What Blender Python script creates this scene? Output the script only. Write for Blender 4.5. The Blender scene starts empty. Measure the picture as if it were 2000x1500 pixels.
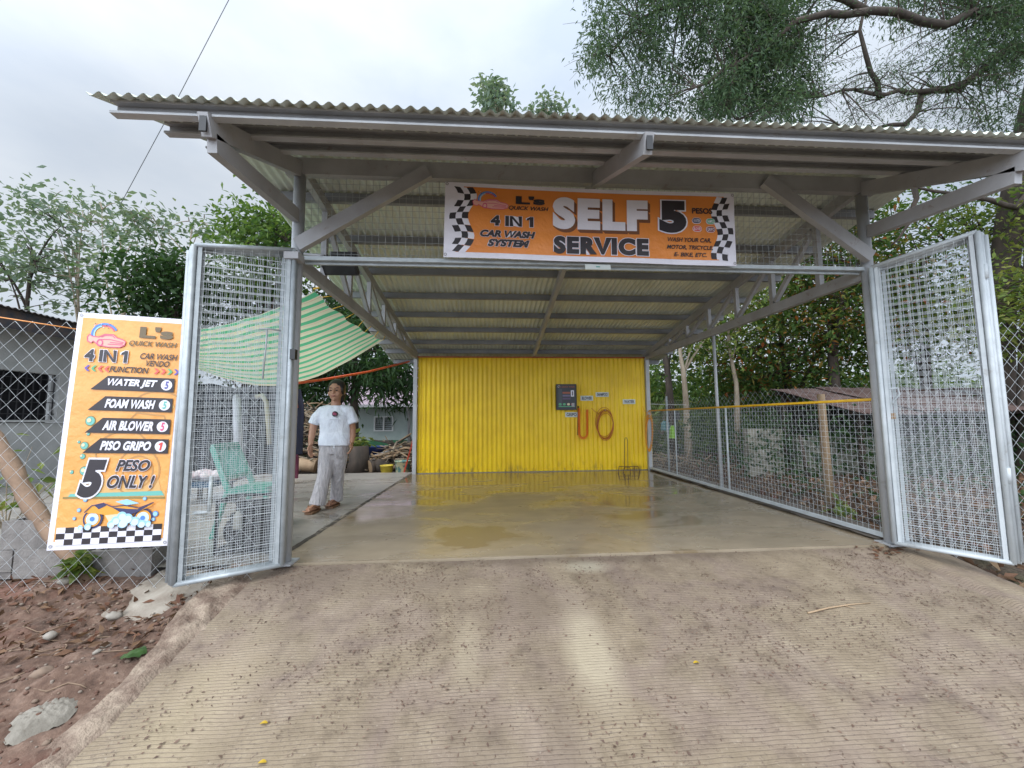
import bpy, math, random
import numpy as np
from mathutils import Vector, Matrix, noise

sc = bpy.context.scene
COL = sc.collection
R = math.radians
random.seed(7)
RS = np.random.RandomState(11)

# ------------------------------------------------------------------ camera
FPX = 781.8                       # focal length for a 2000 px wide frame
YAW, PITCH, ROLL = R(4.10), R(4.973), R(-0.418)
EYE = Vector((0, 0, 1.0))
fwd = Vector((math.sin(YAW)*math.cos(PITCH), math.cos(YAW)*math.cos(PITCH), math.sin(PITCH)))
rt0 = Vector((math.cos(YAW), -math.sin(YAW), 0)); up0 = rt0.cross(fwd)
RT = rt0*math.cos(ROLL) + up0*math.sin(ROLL); UP = -rt0*math.sin(ROLL) + up0*math.cos(ROLL)
cd = bpy.data.cameras.new('camera'); cam = bpy.data.objects.new('camera', cd); COL.objects.link(cam)
cd.sensor_width = 36; cd.lens = FPX/2000*36; cd.clip_start = .02; cd.clip_end = 400
cam.matrix_world = Matrix(((RT.x, UP.x, -fwd.x, EYE.x), (RT.y, UP.y, -fwd.y, EYE.y), (RT.z, UP.z, -fwd.z, EYE.z), (0, 0, 0, 1)))
sc.camera = cam

# ------------------------------------------------------------------ sky, sun, exposure
SUN_EL, SUN_AZ = R(58), R(205)    # behind the camera, a little to its left
w = bpy.data.worlds.new('World'); sc.world = w; w.use_nodes = True
nt = w.node_tree; nt.nodes.clear()
def N(t, **k):
    n = nt.nodes.new(t)
    for a, b in k.items(): setattr(n, a, b)
    return n
wo = N('ShaderNodeOutputWorld'); mixs = N('ShaderNodeMixShader'); b1 = N('ShaderNodeBackground'); b2 = N('ShaderNodeBackground')
sky = N('ShaderNodeTexSky', sky_type='NISHITA'); sky.sun_disc = False; sky.sun_elevation = SUN_EL; sky.sun_rotation = SUN_AZ
tc = N('ShaderNodeTexCoord'); mp = N('ShaderNodeMapping'); mp.inputs['Scale'].default_value = (1, 1, 2.2)
no = N('ShaderNodeTexNoise'); no.inputs['Scale'].default_value = 1.7; no.inputs['Detail'].default_value = 7; no.inputs['Roughness'].default_value = .5
cr = N('ShaderNodeValToRGB'); cr.color_ramp.elements[0].position = .36; cr.color_ramp.elements[1].position = .60
cr.color_ramp.elements[0].color = (.58, .67, .80, 1); cr.color_ramp.elements[1].color = (.82, .88, .95, 1)
sep = N('ShaderNodeSeparateXYZ'); mr = N('ShaderNodeMapRange'); mr.inputs[1].default_value = .45; mr.inputs[2].default_value = .95
mr.inputs[3].default_value = .95; mr.inputs[4].default_value = 1.9
L = nt.links.new
L(tc.outputs['Generated'], mp.inputs[0]); L(mp.outputs[0], no.inputs['Vector']); L(no.outputs['Fac'], cr.inputs[0])
L(tc.outputs['Generated'], sep.inputs[0]); L(sep.outputs['Z'], mr.inputs[0])
# sun-side sky glow behind the camera, added to light the space under the roof
dp = N('ShaderNodeVectorMath', operation='DOT_PRODUCT'); dp.inputs[1].default_value = (-.52, -.74, .43); L(tc.outputs['Generated'], dp.inputs[0])
ml = N('ShaderNodeMapRange', interpolation_type='SMOOTHSTEP'); ml.inputs[1].default_value = .0; ml.inputs[2].default_value = 1.0; ml.inputs[3].default_value = 0; ml.inputs[4].default_value = 3.2
L(dp.outputs['Value'], ml.inputs[0]); ad_ = N('ShaderNodeMath', operation='ADD'); L(mr.outputs[0], ad_.inputs[0]); L(ml.outputs[0], ad_.inputs[1])
L(sky.outputs[0], b1.inputs[0]); b1.inputs[1].default_value = .10
L(cr.outputs[0], b2.inputs[0]); L(ad_.outputs[0], b2.inputs[1])
mixs.inputs[0].default_value = .90
L(b1.outputs[0], mixs.inputs[1]); L(b2.outputs[0], mixs.inputs[2]); L(mixs.outputs[0], wo.inputs[0])
sl = bpy.data.lights.new('sun', 'SUN'); sl.energy = 1.0; sl.angle = R(22); sl.color = (1, .95, .88)
so = bpy.data.objects.new('sun', sl); COL.objects.link(so)
sd = Vector((math.sin(SUN_AZ)*math.cos(SUN_EL), math.cos(SUN_AZ)*math.cos(SUN_EL), math.sin(SUN_EL)))
so.rotation_euler = (-sd).to_track_quat('-Z', 'Y').to_euler()
sc.view_settings.view_transform = 'Standard'; sc.view_settings.look = 'None'
sc.view_settings.exposure = 0.0; sc.view_settings.gamma = 1

# ------------------------------------------------------------------ helpers
def U(px, py, X=None, Y=None, Z=None):
    """where the ray seen at (px, py) of the 2000x1500 frame meets a plane"""
    d = fwd*FPX + RT*(px-1000) + UP*(750-py)
    t = Y/d.y if Y is not None else X/d.x if X is not None else (Z-1.0)/d.z
    return EYE + d*t

WM = {}
def link(o, parent):
    COL.objects.link(o)
    if parent is not None:
        o.parent = parent
        o.matrix_parent_inverse = WM[parent].inverted()
        WM[o] = Matrix.Identity(4)
    return o

def tag(o, label=None, cat=None, group=None, kind=None):
    if label: o['label'] = label
    if cat: o['category'] = cat
    if group: o['group'] = group
    if kind: o['kind'] = kind
    return o

def empty(name, loc, label, cat, group=None):
    o = bpy.data.objects.new(name, None); o.empty_display_size = .1
    o.location = loc; COL.objects.link(o); WM[o] = Matrix.Translation(Vector(loc))
    return tag(o, label, cat, group)

def place(name, me, mats, parent):
    for m in (mats if isinstance(mats, (list, tuple)) else [mats]): me.materials.append(m)
    o = bpy.data.objects.new(name, me)
    if parent is None:
        n = len(me.vertices); a = np.empty(n*3, 'f'); me.vertices.foreach_get('co', a); a = a.reshape(-1, 3)
        lo, hi = a.min(0), a.max(0); c = Vector(((lo[0]+hi[0])/2, (lo[1]+hi[1])/2, lo[2]))
        me.transform(Matrix.Translation(-c)); o.location = c; WM[o] = Matrix.Translation(c)
    return link(o, parent)

class MB:
    def __init__(s): s.v = []; s.f = []; s.m = []; s.s = []
    def add(s, vs, fs, m=0, smooth=False):
        b = len(s.v); s.v += [tuple(x) for x in vs]
        for f in fs: s.f.append(tuple(i+b for i in f)); s.m.append(m); s.s.append(smooth)
        return s
    def box(s, c, d, m=0, rot=None, bev=0):
        x, y, z = d[0]/2, d[1]/2, d[2]/2
        vs = [Vector((a*x, b*y, e*z)) for e in (-1, 1) for b in (-1, 1) for a in (-1, 1)]
        if rot is not None: vs = [rot @ q for q in vs]
        vs = [q+Vector(c) for q in vs]
        return s.add(vs, [(0, 2, 3, 1), (4, 5, 7, 6), (0, 1, 5, 4), (2, 6, 7, 3), (0, 4, 6, 2), (1, 3, 7, 5)], m)
    def beam(s, a, b, w, h, m=0, up=(0, 0, 1)):
        a, b = Vector(a), Vector(b); d = (b-a).normalized(); sd = d.cross(Vector(up)).normalized(); u = sd.cross(d)
        vs = [p+sd*(i*w/2)+u*(j*h/2) for p in (a, b) for i, j in ((-1, -1), (1, -1), (1, 1), (-1, 1))]
        return s.add(vs, [(3, 2, 1, 0), (4, 5, 6, 7), (0, 1, 5, 4), (1, 2, 6, 5), (2, 3, 7, 6), (3, 0, 4, 7)], m)
    def chan(s, a, b, w, h, t=.004, m=0, up=(0, 0, 1), lip=.012):
        """lipped C channel from a to b, open towards +side"""
        a, b = Vector(a), Vector(b); d = (b-a).normalized(); sd = d.cross(Vector(up)).normalized(); u = sd.cross(d)
        prof = [(w, h/2-lip), (w, h/2), (0, h/2), (0, -h/2), (w, -h/2), (w, -h/2+lip)]
        inn = [(w-t, h/2-lip), (w-t, h/2-t), (t, h/2-t), (t, -h/2+t), (w-t, -h/2+t), (w-t, -h/2+lip)]
        P = prof+inn[::-1]; n = len(P)
        vs = [p+sd*(x-w/2)+u*y for p in (a, b) for x, y in P]
        fs = [(i, (i+1) % n, n+(i+1) % n, n+i) for i in range(n)]
        for k in range(5):
            fs.append((k, k+1, n-2-k, n-1-k)); fs.append((n+k, 2*n-1-k, 2*n-2-k, n+k+1))
        return s.add(vs, fs, m)
    def tube(s, pts, r, n=6, m=0, cap=True, smooth=True):
        pts = [Vector(p) for p in pts]; k = len(pts)
        rr = r if isinstance(r, (list, tuple)) else [r]*k
        b = []; prev = None
        for i, p in enumerate(pts):
            d = (pts[min(i+1, k-1)]-pts[max(i-1, 0)])
            d = d.normalized() if d.length > 1e-9 else Vector((0, 0, 1))
            if prev is None:
                a = d.cross(Vector((0, 0, 1))) if abs(d.z) < .95 else d.cross(Vector((1, 0, 0)))
            else: a = prev - d*prev.dot(d)
            a = a.normalized(); prev = a; c = d.cross(a)
            b += [p+(a*math.cos(2*math.pi*j/n)+c*math.sin(2*math.pi*j/n))*rr[i] for j in range(n)]
        fs = [(i*n+j, i*n+(j+1) % n, (i+1)*n+(j+1) % n, (i+1)*n+j) for i in range(k-1) for j in range(n)]
        if cap: fs += [tuple(range(n))[::-1], tuple((k-1)*n+j for j in range(n))]
        return s.add(b, fs, m, smooth)
    def lathe(s, c, prof, n=20, m=0, axis=None, smooth=True):
        q = Matrix.Identity(3) if axis is None else Vector(axis).to_track_quat('Z', 'Y').to_matrix()
        vs = [Vector(c)+q @ Vector((r*math.cos(2*math.pi*j/n), r*math.sin(2*math.pi*j/n), z)) for r, z in prof for j in range(n)]
        fs = [(i*n+j, i*n+(j+1) % n, (i+1)*n+(j+1) % n, (i+1)*n+j) for i in range(len(prof)-1) for j in range(n)]
        return s.add(vs, fs, m, smooth)
    def grid(s, fn, nu, nv, m=0, smooth=True):
        vs = [fn(i/nu, j/nv) for j in range(nv+1) for i in range(nu+1)]
        fs = [(j*(nu+1)+i, j*(nu+1)+i+1, (j+1)*(nu+1)+i+1, (j+1)*(nu+1)+i) for j in range(nv) for i in range(nu)]
        return s.add(vs, fs, m, smooth)
    def ball(s, c, r, n=10, k=7, m=0, jit=0, rot=None, seed=0):
        rx, ry, rz = (r, r, r) if isinstance(r, (int, float)) else r
        vs = []
        for i in range(k+1):
            th = math.pi*i/k
            for j in range(n):
                ph = 2*math.pi*j/n
                p = Vector((math.sin(th)*math.cos(ph), math.sin(th)*math.sin(ph), math.cos(th)))
                if jit: p *= 1+jit*noise.noise(p*1.3+Vector((seed*3.1, seed*1.7, seed)))
                p = Vector((p.x*rx, p.y*ry, p.z*rz))
                if rot is not None: p = rot @ p
                vs.append(p+Vector(c))
        fs = [(i*n+j, (i+1)*n+j, (i+1)*n+(j+1) % n, i*n+(j+1) % n) for i in range(k) for j in range(n)]
        return s.add(vs, fs, m, True)
    def grow(s, c, k, i0=0):
        s.v[i0:] = [tuple(Vector(c)+(Vector(q)-Vector(c))*k) for q in s.v[i0:]]; return s
    def build(s, name, mats, parent=None):
        me = bpy.data.meshes.new(name); me.from_pydata(s.v, [], s.f)
        me.polygons.foreach_set('use_smooth', s.s); me.polygons.foreach_set('material_index', s.m)
        me.update()
        return place(name, me, mats, parent)

# ---- materials
MATS = {}
def newmat(name):
    m = bpy.data.materials.new(name); m.use_nodes = True; t = m.node_tree
    return m, t, t.nodes['Principled BSDF']
def ramp(t, fac, stops):
    r = t.nodes.new('ShaderNodeValToRGB'); e = r.color_ramp.elements
    while len(e) < len(stops): e.new(.5)
    for q, (p, c) in zip(e, stops): q.position = p; q.color = (*c, 1) if len(c) == 3 else c
    t.links.new(fac, r.inputs[0]); return r.outputs[0]
def noisen(t, vec, scale, detail=5, rough=.55, dist=0):
    n = t.nodes.new('ShaderNodeTexNoise'); n.inputs['Scale'].default_value = scale; n.inputs['Detail'].default_value = detail
    n.inputs['Roughness'].default_value = rough; n.inputs['Distortion'].default_value = dist
    if vec is not None: t.links.new(vec, n.inputs['Vector'])
    return n.outputs['Fac']
def coord(t, scale=(1, 1, 1)):
    c = t.nodes.new('ShaderNodeTexCoord'); m = t.nodes.new('ShaderNodeMapping'); m.inputs['Scale'].default_value = scale
    t.links.new(c.outputs['Object'], m.inputs[0]); return m.outputs[0]
def geo(t, scale=(1, 1, 1)):
    c = t.nodes.new('ShaderNodeNewGeometry'); m = t.nodes.new('ShaderNodeMapping'); m.inputs['Scale'].default_value = scale
    t.links.new(c.outputs['Position'], m.inputs[0]); return m.outputs[0]
def mixc(t, fac, a, b, mode='MIX'):
    n = t.nodes.new('ShaderNodeMix'); n.data_type = 'RGBA'; n.blend_type = mode
    for s, x in ((n.inputs[0], fac), (n.inputs[6], a), (n.inputs[7], b)):
        if hasattr(x, 'links'): t.links.new(x, s)
        else: s.default_value = x if isinstance(x, (int, float)) else (*x, 1)
    return n.outputs[2]
def bumpn(t, h, strength, dist, norm=None):
    b = t.nodes.new('ShaderNodeBump'); b.inputs['Strength'].default_value = strength; b.inputs['Distance'].default_value = dist
    t.links.new(h, b.inputs['Height'])
    if norm is not None: t.links.new(norm, b.inputs['Normal'])
    return b.outputs[0]
def mat(name, c, c2=None, rough=.6, r2=None, metal=0, scale=6, bump=0, bscale=40, stretch=(1, 1, 1), spec=.5, lo=.35, hi=.65, bdist=.01, wear=None):
    if name in MATS: return MATS[name]
    m, t, p = newmat(name); v = coord(t, stretch)
    p.inputs['Metallic'].default_value = metal; p.inputs['Roughness'].default_value = rough; p.inputs['Specular IOR Level'].default_value = spec
    c2 = c2 or tuple(x*.82 for x in c)
    f = noisen(t, v, scale, 6, .6)
    cc_ = ramp(t, f, [(lo, c), (hi, c2)])
    if wear:
        cc_ = mixc(t, ramp(t, noisen(t, geo(t), 9, 7, .72, .4), [(.60, (0, 0, 0)), (.68, (wear[1],)*3)]), cc_, wear[0])
    t.links.new(cc_, p.inputs['Base Color'])
    if r2 is not None: t.links.new(ramp(t, f, [(lo, (rough,)*3), (hi, (r2,)*3)]), p.inputs['Roughness'])
    if bump: t.links.new(bumpn(t, noisen(t, v, bscale, 4, .6), bump, bdist), p.inputs['Normal'])
    MATS[name] = m; return m
def leafmat(name, cols, trans=.35, rough=.62):
    m, t, p = newmat(name); g = t.nodes.new('ShaderNodeNewGeometry')
    k = len(cols); st = [(i/max(1, k-1), c) for i, c in enumerate(cols)]
    c = ramp(t, g.outputs['Random Per Island'], st); t.links.new(c, p.inputs['Base Color']); p.inputs['Roughness'].default_value = rough; p.inputs['Specular IOR Level'].default_value = .25
    tr = t.nodes.new('ShaderNodeBsdfTranslucent'); mx = t.nodes.new('ShaderNodeMixShader'); mx.inputs[0].default_value = trans
    t.links.new(mixc(t, 1.0, c, (1.25, 1.35, .7), 'MULTIPLY'), tr.inputs[0])
    t.links.new(p.outputs[0], mx.inputs[1]); t.links.new(tr.outputs[0], mx.inputs[2])
    t.links.new(mx.outputs[0], t.nodes['Material Output'].inputs[0]); return m

steel = mat('grey_painted_steel', (.40, .40, .415), (.31, .305, .31), rough=.42, scale=3, spec=.5, wear=((.20, .14, .10), .5))
steel_dk = mat('purlin_steel', (.24, .245, .255), (.18, .185, .20), rough=.45, scale=3)
steel_lt = mat('light_steel', (.47, .48, .495), (.38, .39, .405), rough=.4, scale=4, wear=((.24, .20, .17), .4))
galv = mat('galvanised_pipe', (.47, .51, .53), (.36, .395, .415), rough=.42, metal=.2, scale=14, wear=((.22, .19, .165), .45))
galvw = mat('white_painted_pipe', (.54, .575, .595), (.45, .485, .505), rough=.5, scale=9, wear=((.25, .20, .165), .4))
wire = mat('galvanised_wire', (.70, .73, .75), (.60, .64, .66), rough=.45, metal=.3, scale=20)
wired = mat('weathered_wire', (.42, .44, .45), (.34, .36, .36), rough=.5, metal=.3, scale=20)
roofm = mat('corrugated_galvalume', (.72, .76, .68), (.58, .62, .55), rough=.45, metal=.12, scale=2.2)
black = mat('black_plastic', (.018, .018, .02), (.028, .028, .03), rough=.45)
rubber = mat('dark_rubber', (.02, .02, .02), rough=.7)
white = mat('banner_white', (.80, .78, .86), (.74, .72, .80), rough=.4, scale=3, bump=.6, bscale=5, bdist=.03)
orange = mat('banner_orange', (.82, .40, .115), (.76, .34, .09), rough=.38, scale=2, bump=.6, bscale=5, bdist=.03)
ink = mat('banner_ink', (.028, .022, .028), (.035, .028, .032), rough=.42)
inkb = mat('banner_brown', (.20, .075, .03), rough=.45)
conc = mat('rough_concrete', (.30, .275, .24), (.21, .19, .165), rough=.85, scale=5, bump=.5, bscale=60)
barkp = mat('pale_bark', (.36, .30, .22), (.22, .17, .12), rough=.85, scale=9, bump=.6, bscale=30, stretch=(1, 1, .3))
barkd = mat('dark_bark', (.075, .055, .042), (.035, .028, .022), rough=.9, scale=7, bump=.7, bscale=25, stretch=(1, 1, .3))
wood = mat('raw_timber', (.36, .25, .15), (.24, .16, .09), rough=.8, scale=6, bump=.4, bscale=30, stretch=(1, 1, .2))

# ------------------------------------------------------------------ ground, ramp, slab
XL, XR, YF, YB = -1.40, 3.20, 3.03, 7.62
SL, Y0 = .18, 3.02                               # the ramp falls .18 per metre towards the street
def rampz(y): return -.012 - SL*(Y0-y)
def gz(x, y):
    z = -.07
    if y < 3.0: z = max(-.09 - SL*(Y0-y), -1.0)
    if y > 9 and x < 3: z -= min(1.2, (y-9)*.12)
    return z

def ground_mat():
    m, t, p = newmat('soil_with_litter'); v = geo(t)
    big = noisen(t, v, .6, 5); fine = noisen(t, v, 14, 7, .7)
    a = ramp(t, fine, [(.30, (.022, .016, .012)), (.5, (.07, .05, .036)), (.68, (.15, .11, .08))])
    b = ramp(t, fine, [(.30, (.03, .035, .014)), (.6, (.10, .105, .05))])
    t.links.new(mixc(t, ramp(t, big, [(.60, (0, 0, 0)), (.70, (1, 1, 1))]), a, b), p.inputs['Base Color'])
    p.inputs['Roughness'].default_value = .95
    t.links.new(bumpn(t, noisen(t, v, 25, 6, .7), .9, .03), p.inputs['Normal']); return m
gm = ground_mat()
xs = np.unique(np.concatenate([np.linspace(-90, -12, 20), np.linspace(-12, 14, 80), np.linspace(14, 90, 20)]))
ys = np.unique(np.concatenate([np.linspace(-20, -2, 10), np.linspace(-2, 14, 70), np.linspace(14, 120, 30)]))
g = MB(); nx = len(xs)
gv = []
for y in ys:
    for x in xs:
        n_ = noise.noise(Vector((x*.7, y*.7, 3)))*.05
        inside = (-5.3 < x < 3.5 and .4 < y < 3.5) or (-1.5 < x < 3.1 and y <= .4) or (-7.3 < x < 3.1 and 3 < y < 7.8)
        gv.append((x, y, gz(x, y)-(.35 if inside else 0)+(0 if inside else n_)))
g.add(gv, [(j*nx+i, j*nx+i+1, (j+1)*nx+i+1, (j+1)*nx+i) for j in range(len(ys)-1) for i in range(nx-1)], 0, True)
tag(g.build('ground', gm), kind='structure')

sc_spots = [(.54, 2.12, .22, .60, .75, (.44, .37, .26)), (-.08, 2.15, .13, .45, .5, (.40, .33, .23)), (.72, 2.88, .28, .14, .7, (.40, .36, .27)), (-1.2, 1.9, .35, .7, .45, (.42, .34, .22)), (.8, 3.0, 3.2, .17, .55, (.12, .088, .062)), (-1.2, 2.85, .8, .3, .5, (.15, .11, .085)), (-.6, 2.75, 1.0, .25, .45, (.20, .15, .115)), (.9, 2.5, .12, .6, .5, (.19, .14, .11)), (.2, 2.5, .7, .35, .45, (.19, .14, .105))]  # the full-width dark strip paints the shadow line below the slab lip
def ramp_mat():
    m, t, p = newmat('grooved_concrete'); v = geo(t)
    dist = noisen(t, v, 3, 3); 
    # grooves broomed across the ramp
    sp = t.nodes.new('ShaderNodeSeparateXYZ'); t.links.new(v, sp.inputs[0])
    ad = t.nodes.new('ShaderNodeMath'); ad.operation = 'MULTIPLY_ADD'; t.links.new(dist, ad.inputs[0]); ad.inputs[1].default_value = .03; t.links.new(sp.outputs['Y'], ad.inputs[2])
    wob = noisen(t, geo(t, (9, 30, 1)), 2.0, 3)
    ad2 = t.nodes.new('ShaderNodeMath'); ad2.operation = 'MULTIPLY_ADD'; t.links.new(wob, ad2.inputs[0]); ad2.inputs[1].default_value = .008; t.links.new(ad.outputs[0], ad2.inputs[2])
    mu = t.nodes.new('ShaderNodeMath'); mu.operation = 'MULTIPLY'; t.links.new(ad2.outputs[0], mu.inputs[0]); mu.inputs[1].default_value = 2*math.pi/.0172
    sn = t.nodes.new('ShaderNodeMath'); sn.operation = 'SINE'; t.links.new(mu.outputs[0], sn.inputs[0])
    mrr = t.nodes.new('ShaderNodeMapRange'); t.links.new(sn.outputs[0], mrr.inputs[0]); mrr.inputs[1].default_value = -1; mrr.inputs[2].default_value = -.35
    patch = noisen(t, v, 1.1, 4, .55); fine = noisen(t, v, 60, 6, .7); mid = noisen(t, v, 7, 6, .65)
    c = ramp(t, patch, [(.34, (.34, .27, .175)), (.45, (.27, .21, .14)), (.53, (.26, .19, .165)), (.60, (.25, .195, .135)), (.68, (.19, .14, .10))])
    c = mixc(t, .62, c, ramp(t, mid, [(.30, (.09, .063, .043)), (.44, (.21, .16, .108)), (.56, (.27, .21, .145)), (.72, (.37, .30, .205))]))
    c = mixc(t, ramp(t, fine, [(.56, (0, 0, 0)), (.70, (.7,)*3)]), c, (.12, .088, .07))
    spk = noisen(t, geo(t, (1, 1.6, 1)), 24, 5, .75, .8)
    c = mixc(t, ramp(t, spk, [(.60, (0, 0, 0)), (.66, (.75,)*3)]), c, (.11, .075, .06))
    c = mixc(t, ramp(t, fine, [(.28, (.5,)*3), (.40, (0, 0, 0))]), c, (.48, .42, .34))
    # worn smooth pale strip and tyre-dark bands running down the ramp
    st = noisen(t, geo(t, (2.4, .35, 1)), 1.6, 4)
    c = mixc(t, ramp(t, st, [(.58, (0, 0, 0)), (.76, (.22,)*3)]), c, (.42, .35, .25))
    c = mixc(t, ramp(t, st, [(.28, (.55,)*3), (.46, (0, 0, 0))]), c, (.165, .122, .09))
    # pale scoured patches, dark stains, and the painted shadow line under the slab lip
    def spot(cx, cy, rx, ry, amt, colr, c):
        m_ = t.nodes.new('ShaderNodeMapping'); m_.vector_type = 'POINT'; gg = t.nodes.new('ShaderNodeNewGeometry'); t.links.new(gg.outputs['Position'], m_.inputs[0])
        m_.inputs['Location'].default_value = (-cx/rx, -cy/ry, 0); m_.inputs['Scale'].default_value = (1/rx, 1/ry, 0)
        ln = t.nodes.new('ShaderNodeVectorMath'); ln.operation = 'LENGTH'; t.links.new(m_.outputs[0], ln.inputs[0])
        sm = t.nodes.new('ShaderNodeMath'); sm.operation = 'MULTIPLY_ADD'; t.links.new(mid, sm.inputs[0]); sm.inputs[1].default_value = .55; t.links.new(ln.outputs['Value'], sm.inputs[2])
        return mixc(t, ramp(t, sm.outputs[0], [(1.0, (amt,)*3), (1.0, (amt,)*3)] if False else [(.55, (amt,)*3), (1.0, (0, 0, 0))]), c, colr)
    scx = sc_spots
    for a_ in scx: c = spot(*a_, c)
    # dirt lodged in the grooves, missing where the surface is worn
    inv = t.nodes.new('ShaderNodeMath'); inv.operation = 'SUBTRACT'; inv.inputs[0].default_value = 1; t.links.new(mrr.outputs[0], inv.inputs[1])
    gmask = t.nodes.new('ShaderNodeMath'); gmask.operation = 'MULTIPLY'; t.links.new(inv.outputs[0], gmask.inputs[0])
    t.links.new(ramp(t, mid, [(.38, (.0,)*3), (.62, (.62,)*3)]), gmask.inputs[1])
    c = mixc(t, gmask.outputs[0], c, (.15, .115, .09))
    t.links.new(c, p.inputs['Base Color']); p.inputs['Roughness'].default_value = .8
    nb = bumpn(t, mrr.outputs[0], .5, .004); nb = bumpn(t, mid, .25, .02, nb); t.links.new(bumpn(t, fine, .5, .006, nb), p.inputs['Normal']); return m
def wet_mat(name, c1, c2, wetlo, wethi, wetc, grow=0):
    m, t, p = newmat(name); v = geo(t, (.75, 1.25, 1))
    pat = noisen(t, v, 1.25, 6, .58, .6)
    sy_ = t.nodes.new('ShaderNodeSeparateXYZ'); t.links.new(v, sy_.inputs[0])
    gr = t.nodes.new('ShaderNodeMapRange'); t.links.new(sy_.outputs['Y'], gr.inputs[0]); gr.inputs[1].default_value = 4.6*1.25; gr.inputs[2].default_value = 7.6*1.25; gr.inputs[3].default_value = 0; gr.inputs[4].default_value = grow
    sb = t.nodes.new('ShaderNodeMath'); sb.operation = 'SUBTRACT'; t.links.new(pat, sb.inputs[0]); t.links.new(gr.outputs[0], sb.inputs[1]); pat = sb.outputs[0]
    mid = noisen(t, v, 5, 6, .65); fine = noisen(t, v, 90, 4, .6); st = noisen(t, geo(t, (.8, 3.5, 1)), 1.3, 5)
    c = ramp(t, mid, [(.3, c1), (.7, c2)])
    c = mixc(t, ramp(t, st, [(.45, (0, 0, 0)), (.68, (.6,)*3)]), c, tuple(x*.62 for x in c1))
    wetm = ramp(t, pat, [(wetlo, (1, 1, 1)), (wethi, (0, 0, 0))])
    c = mixc(t, wetm, c, wetc)
    t.links.new(c, p.inputs['Base Color'])
    rr = ramp(t, pat, [(wetlo-.02, (.035,)*3), (wethi, (.16,)*3), (wethi+.16, (.40,)*3)])
    t.links.new(rr, p.inputs['Roughness']); p.inputs['Specular IOR Level'].default_value = .55
    bs = bumpn(t, fine, .12, .002); t.links.new(bumpn(t, noisen(t, v, 7, 3), .06, .006, bs), p.inputs['Normal']); return m
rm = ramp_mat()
slabm = wet_mat('wet_slab_concrete', (.37, .30, .215), (.285, .225, .155), .385, .42, (.24, .18, .11), .22)
padm = wet_mat('damp_pad_concrete', (.38, .35, .31), (.29, .265, .235), .33, .40, (.15, .135, .115))

b = MB()
def rz(u, v):
    x = -1.52 + u*5.20; y = -4 + v*7.0
    e = 0
    if x > 3.10: e = .012*math.exp(-((x-3.24)/.06)**2)-.012*math.exp(-((x-3.16)/.02)**2)
    if x > 3.40: e -= .10*((x-3.4)/.28)**2
    return (x, y, rampz(y)+e+noise.noise(Vector((x*1.4, y*1.4, 0)))*.006)
b.grid(rz, 150, 110)
b.box(((-1.52+3.24)/2, 2.9, -.25), (4.7, .2, .3))
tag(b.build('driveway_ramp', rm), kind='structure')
b = MB()
b.grid(lambda u, v: (-1.50+(4.78 if True else 0)*u+(.16*v if u < .5 else 0)*(1-2*u), 3.015+v*4.75, 0+noise.noise(Vector((u*6, v*6, 1)))*.002), 40, 40)
b.grid(lambda u, v: (-1.50+4.78*u, 3.015, -.05*v), 20, 2)
o = tag(b.build('floor_slab', slabm), kind='structure')
b = MB()
b.grid(lambda u, v: (-7.5+5.99*u+.155*v*u, 3.06+v*4.9, -.012+noise.noise(Vector((u*5, v*5, 9)))*.004), 30, 40)
b.grid(lambda u, v: (-7.5+6.1*u, 7.96, -.012-.2*v), 10, 2)
tag(b.build('side_pad', padm), kind='structure')
b = MB(); b.grid(lambda u, v: (-1.525+.05*u+.165*v+.012*noise.noise(Vector((v*30, u, 4))), 3.03+4.7*v, .0045-.006*abs(u-.5)+.003*noise.noise(Vector((v*60, u*3, 1)))), 4, 120)
tag(b.build('slab_joint', mat('dark_joint', (.06, .05, .04), (.25, .21, .165), rough=.9, scale=11, lo=.5, hi=.6)), kind='structure')
# mortar kerb along the left of the ramp, and the concrete lip under the left gate
b = MB()
def kerb(u, v):
    y = -1+v*4.02; w_ = .15+.05*noise.noise(Vector((y*2.3, 4, 0)))+(.10 if y > 2.3 else 0)*(min(1, (y-2.3)/.3))
    x = -1.50-w_*u; h = math.sin(min(1, u*1.25)*math.pi*.62)*.034
    return (x, y, rampz(y)+h-.012+.022*noise.noise(Vector((x*14, y*9, 2)))+.006*noise.noise(Vector((x*50, y*40, 2))))
b.grid(kerb, 12, 150)
mort = mat('earthy_mortar', (.34, .265, .20), (.17, .115, .085), rough=.95, scale=9, bump=.8, bscale=45, lo=.4, hi=.62, bdist=.02)
tag(b.build('kerb', mort), kind='structure')
b = MB()
b.grid(lambda u, v: (-2.25+.75*u, 2.60+.52*v+.05*noise.noise(Vector((u*5, 1, 0))), -.045-.10*(1-v)*(1-v)+.02*noise.noise(Vector((u*7, v*6, 5)))), 26, 18)
tag(b.build('gate_footing', mat('footing_concrete', (.34, .30, .25), (.20, .16, .125), rough=.9, scale=6, bump=.6, bscale=40)), kind='structure')
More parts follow.
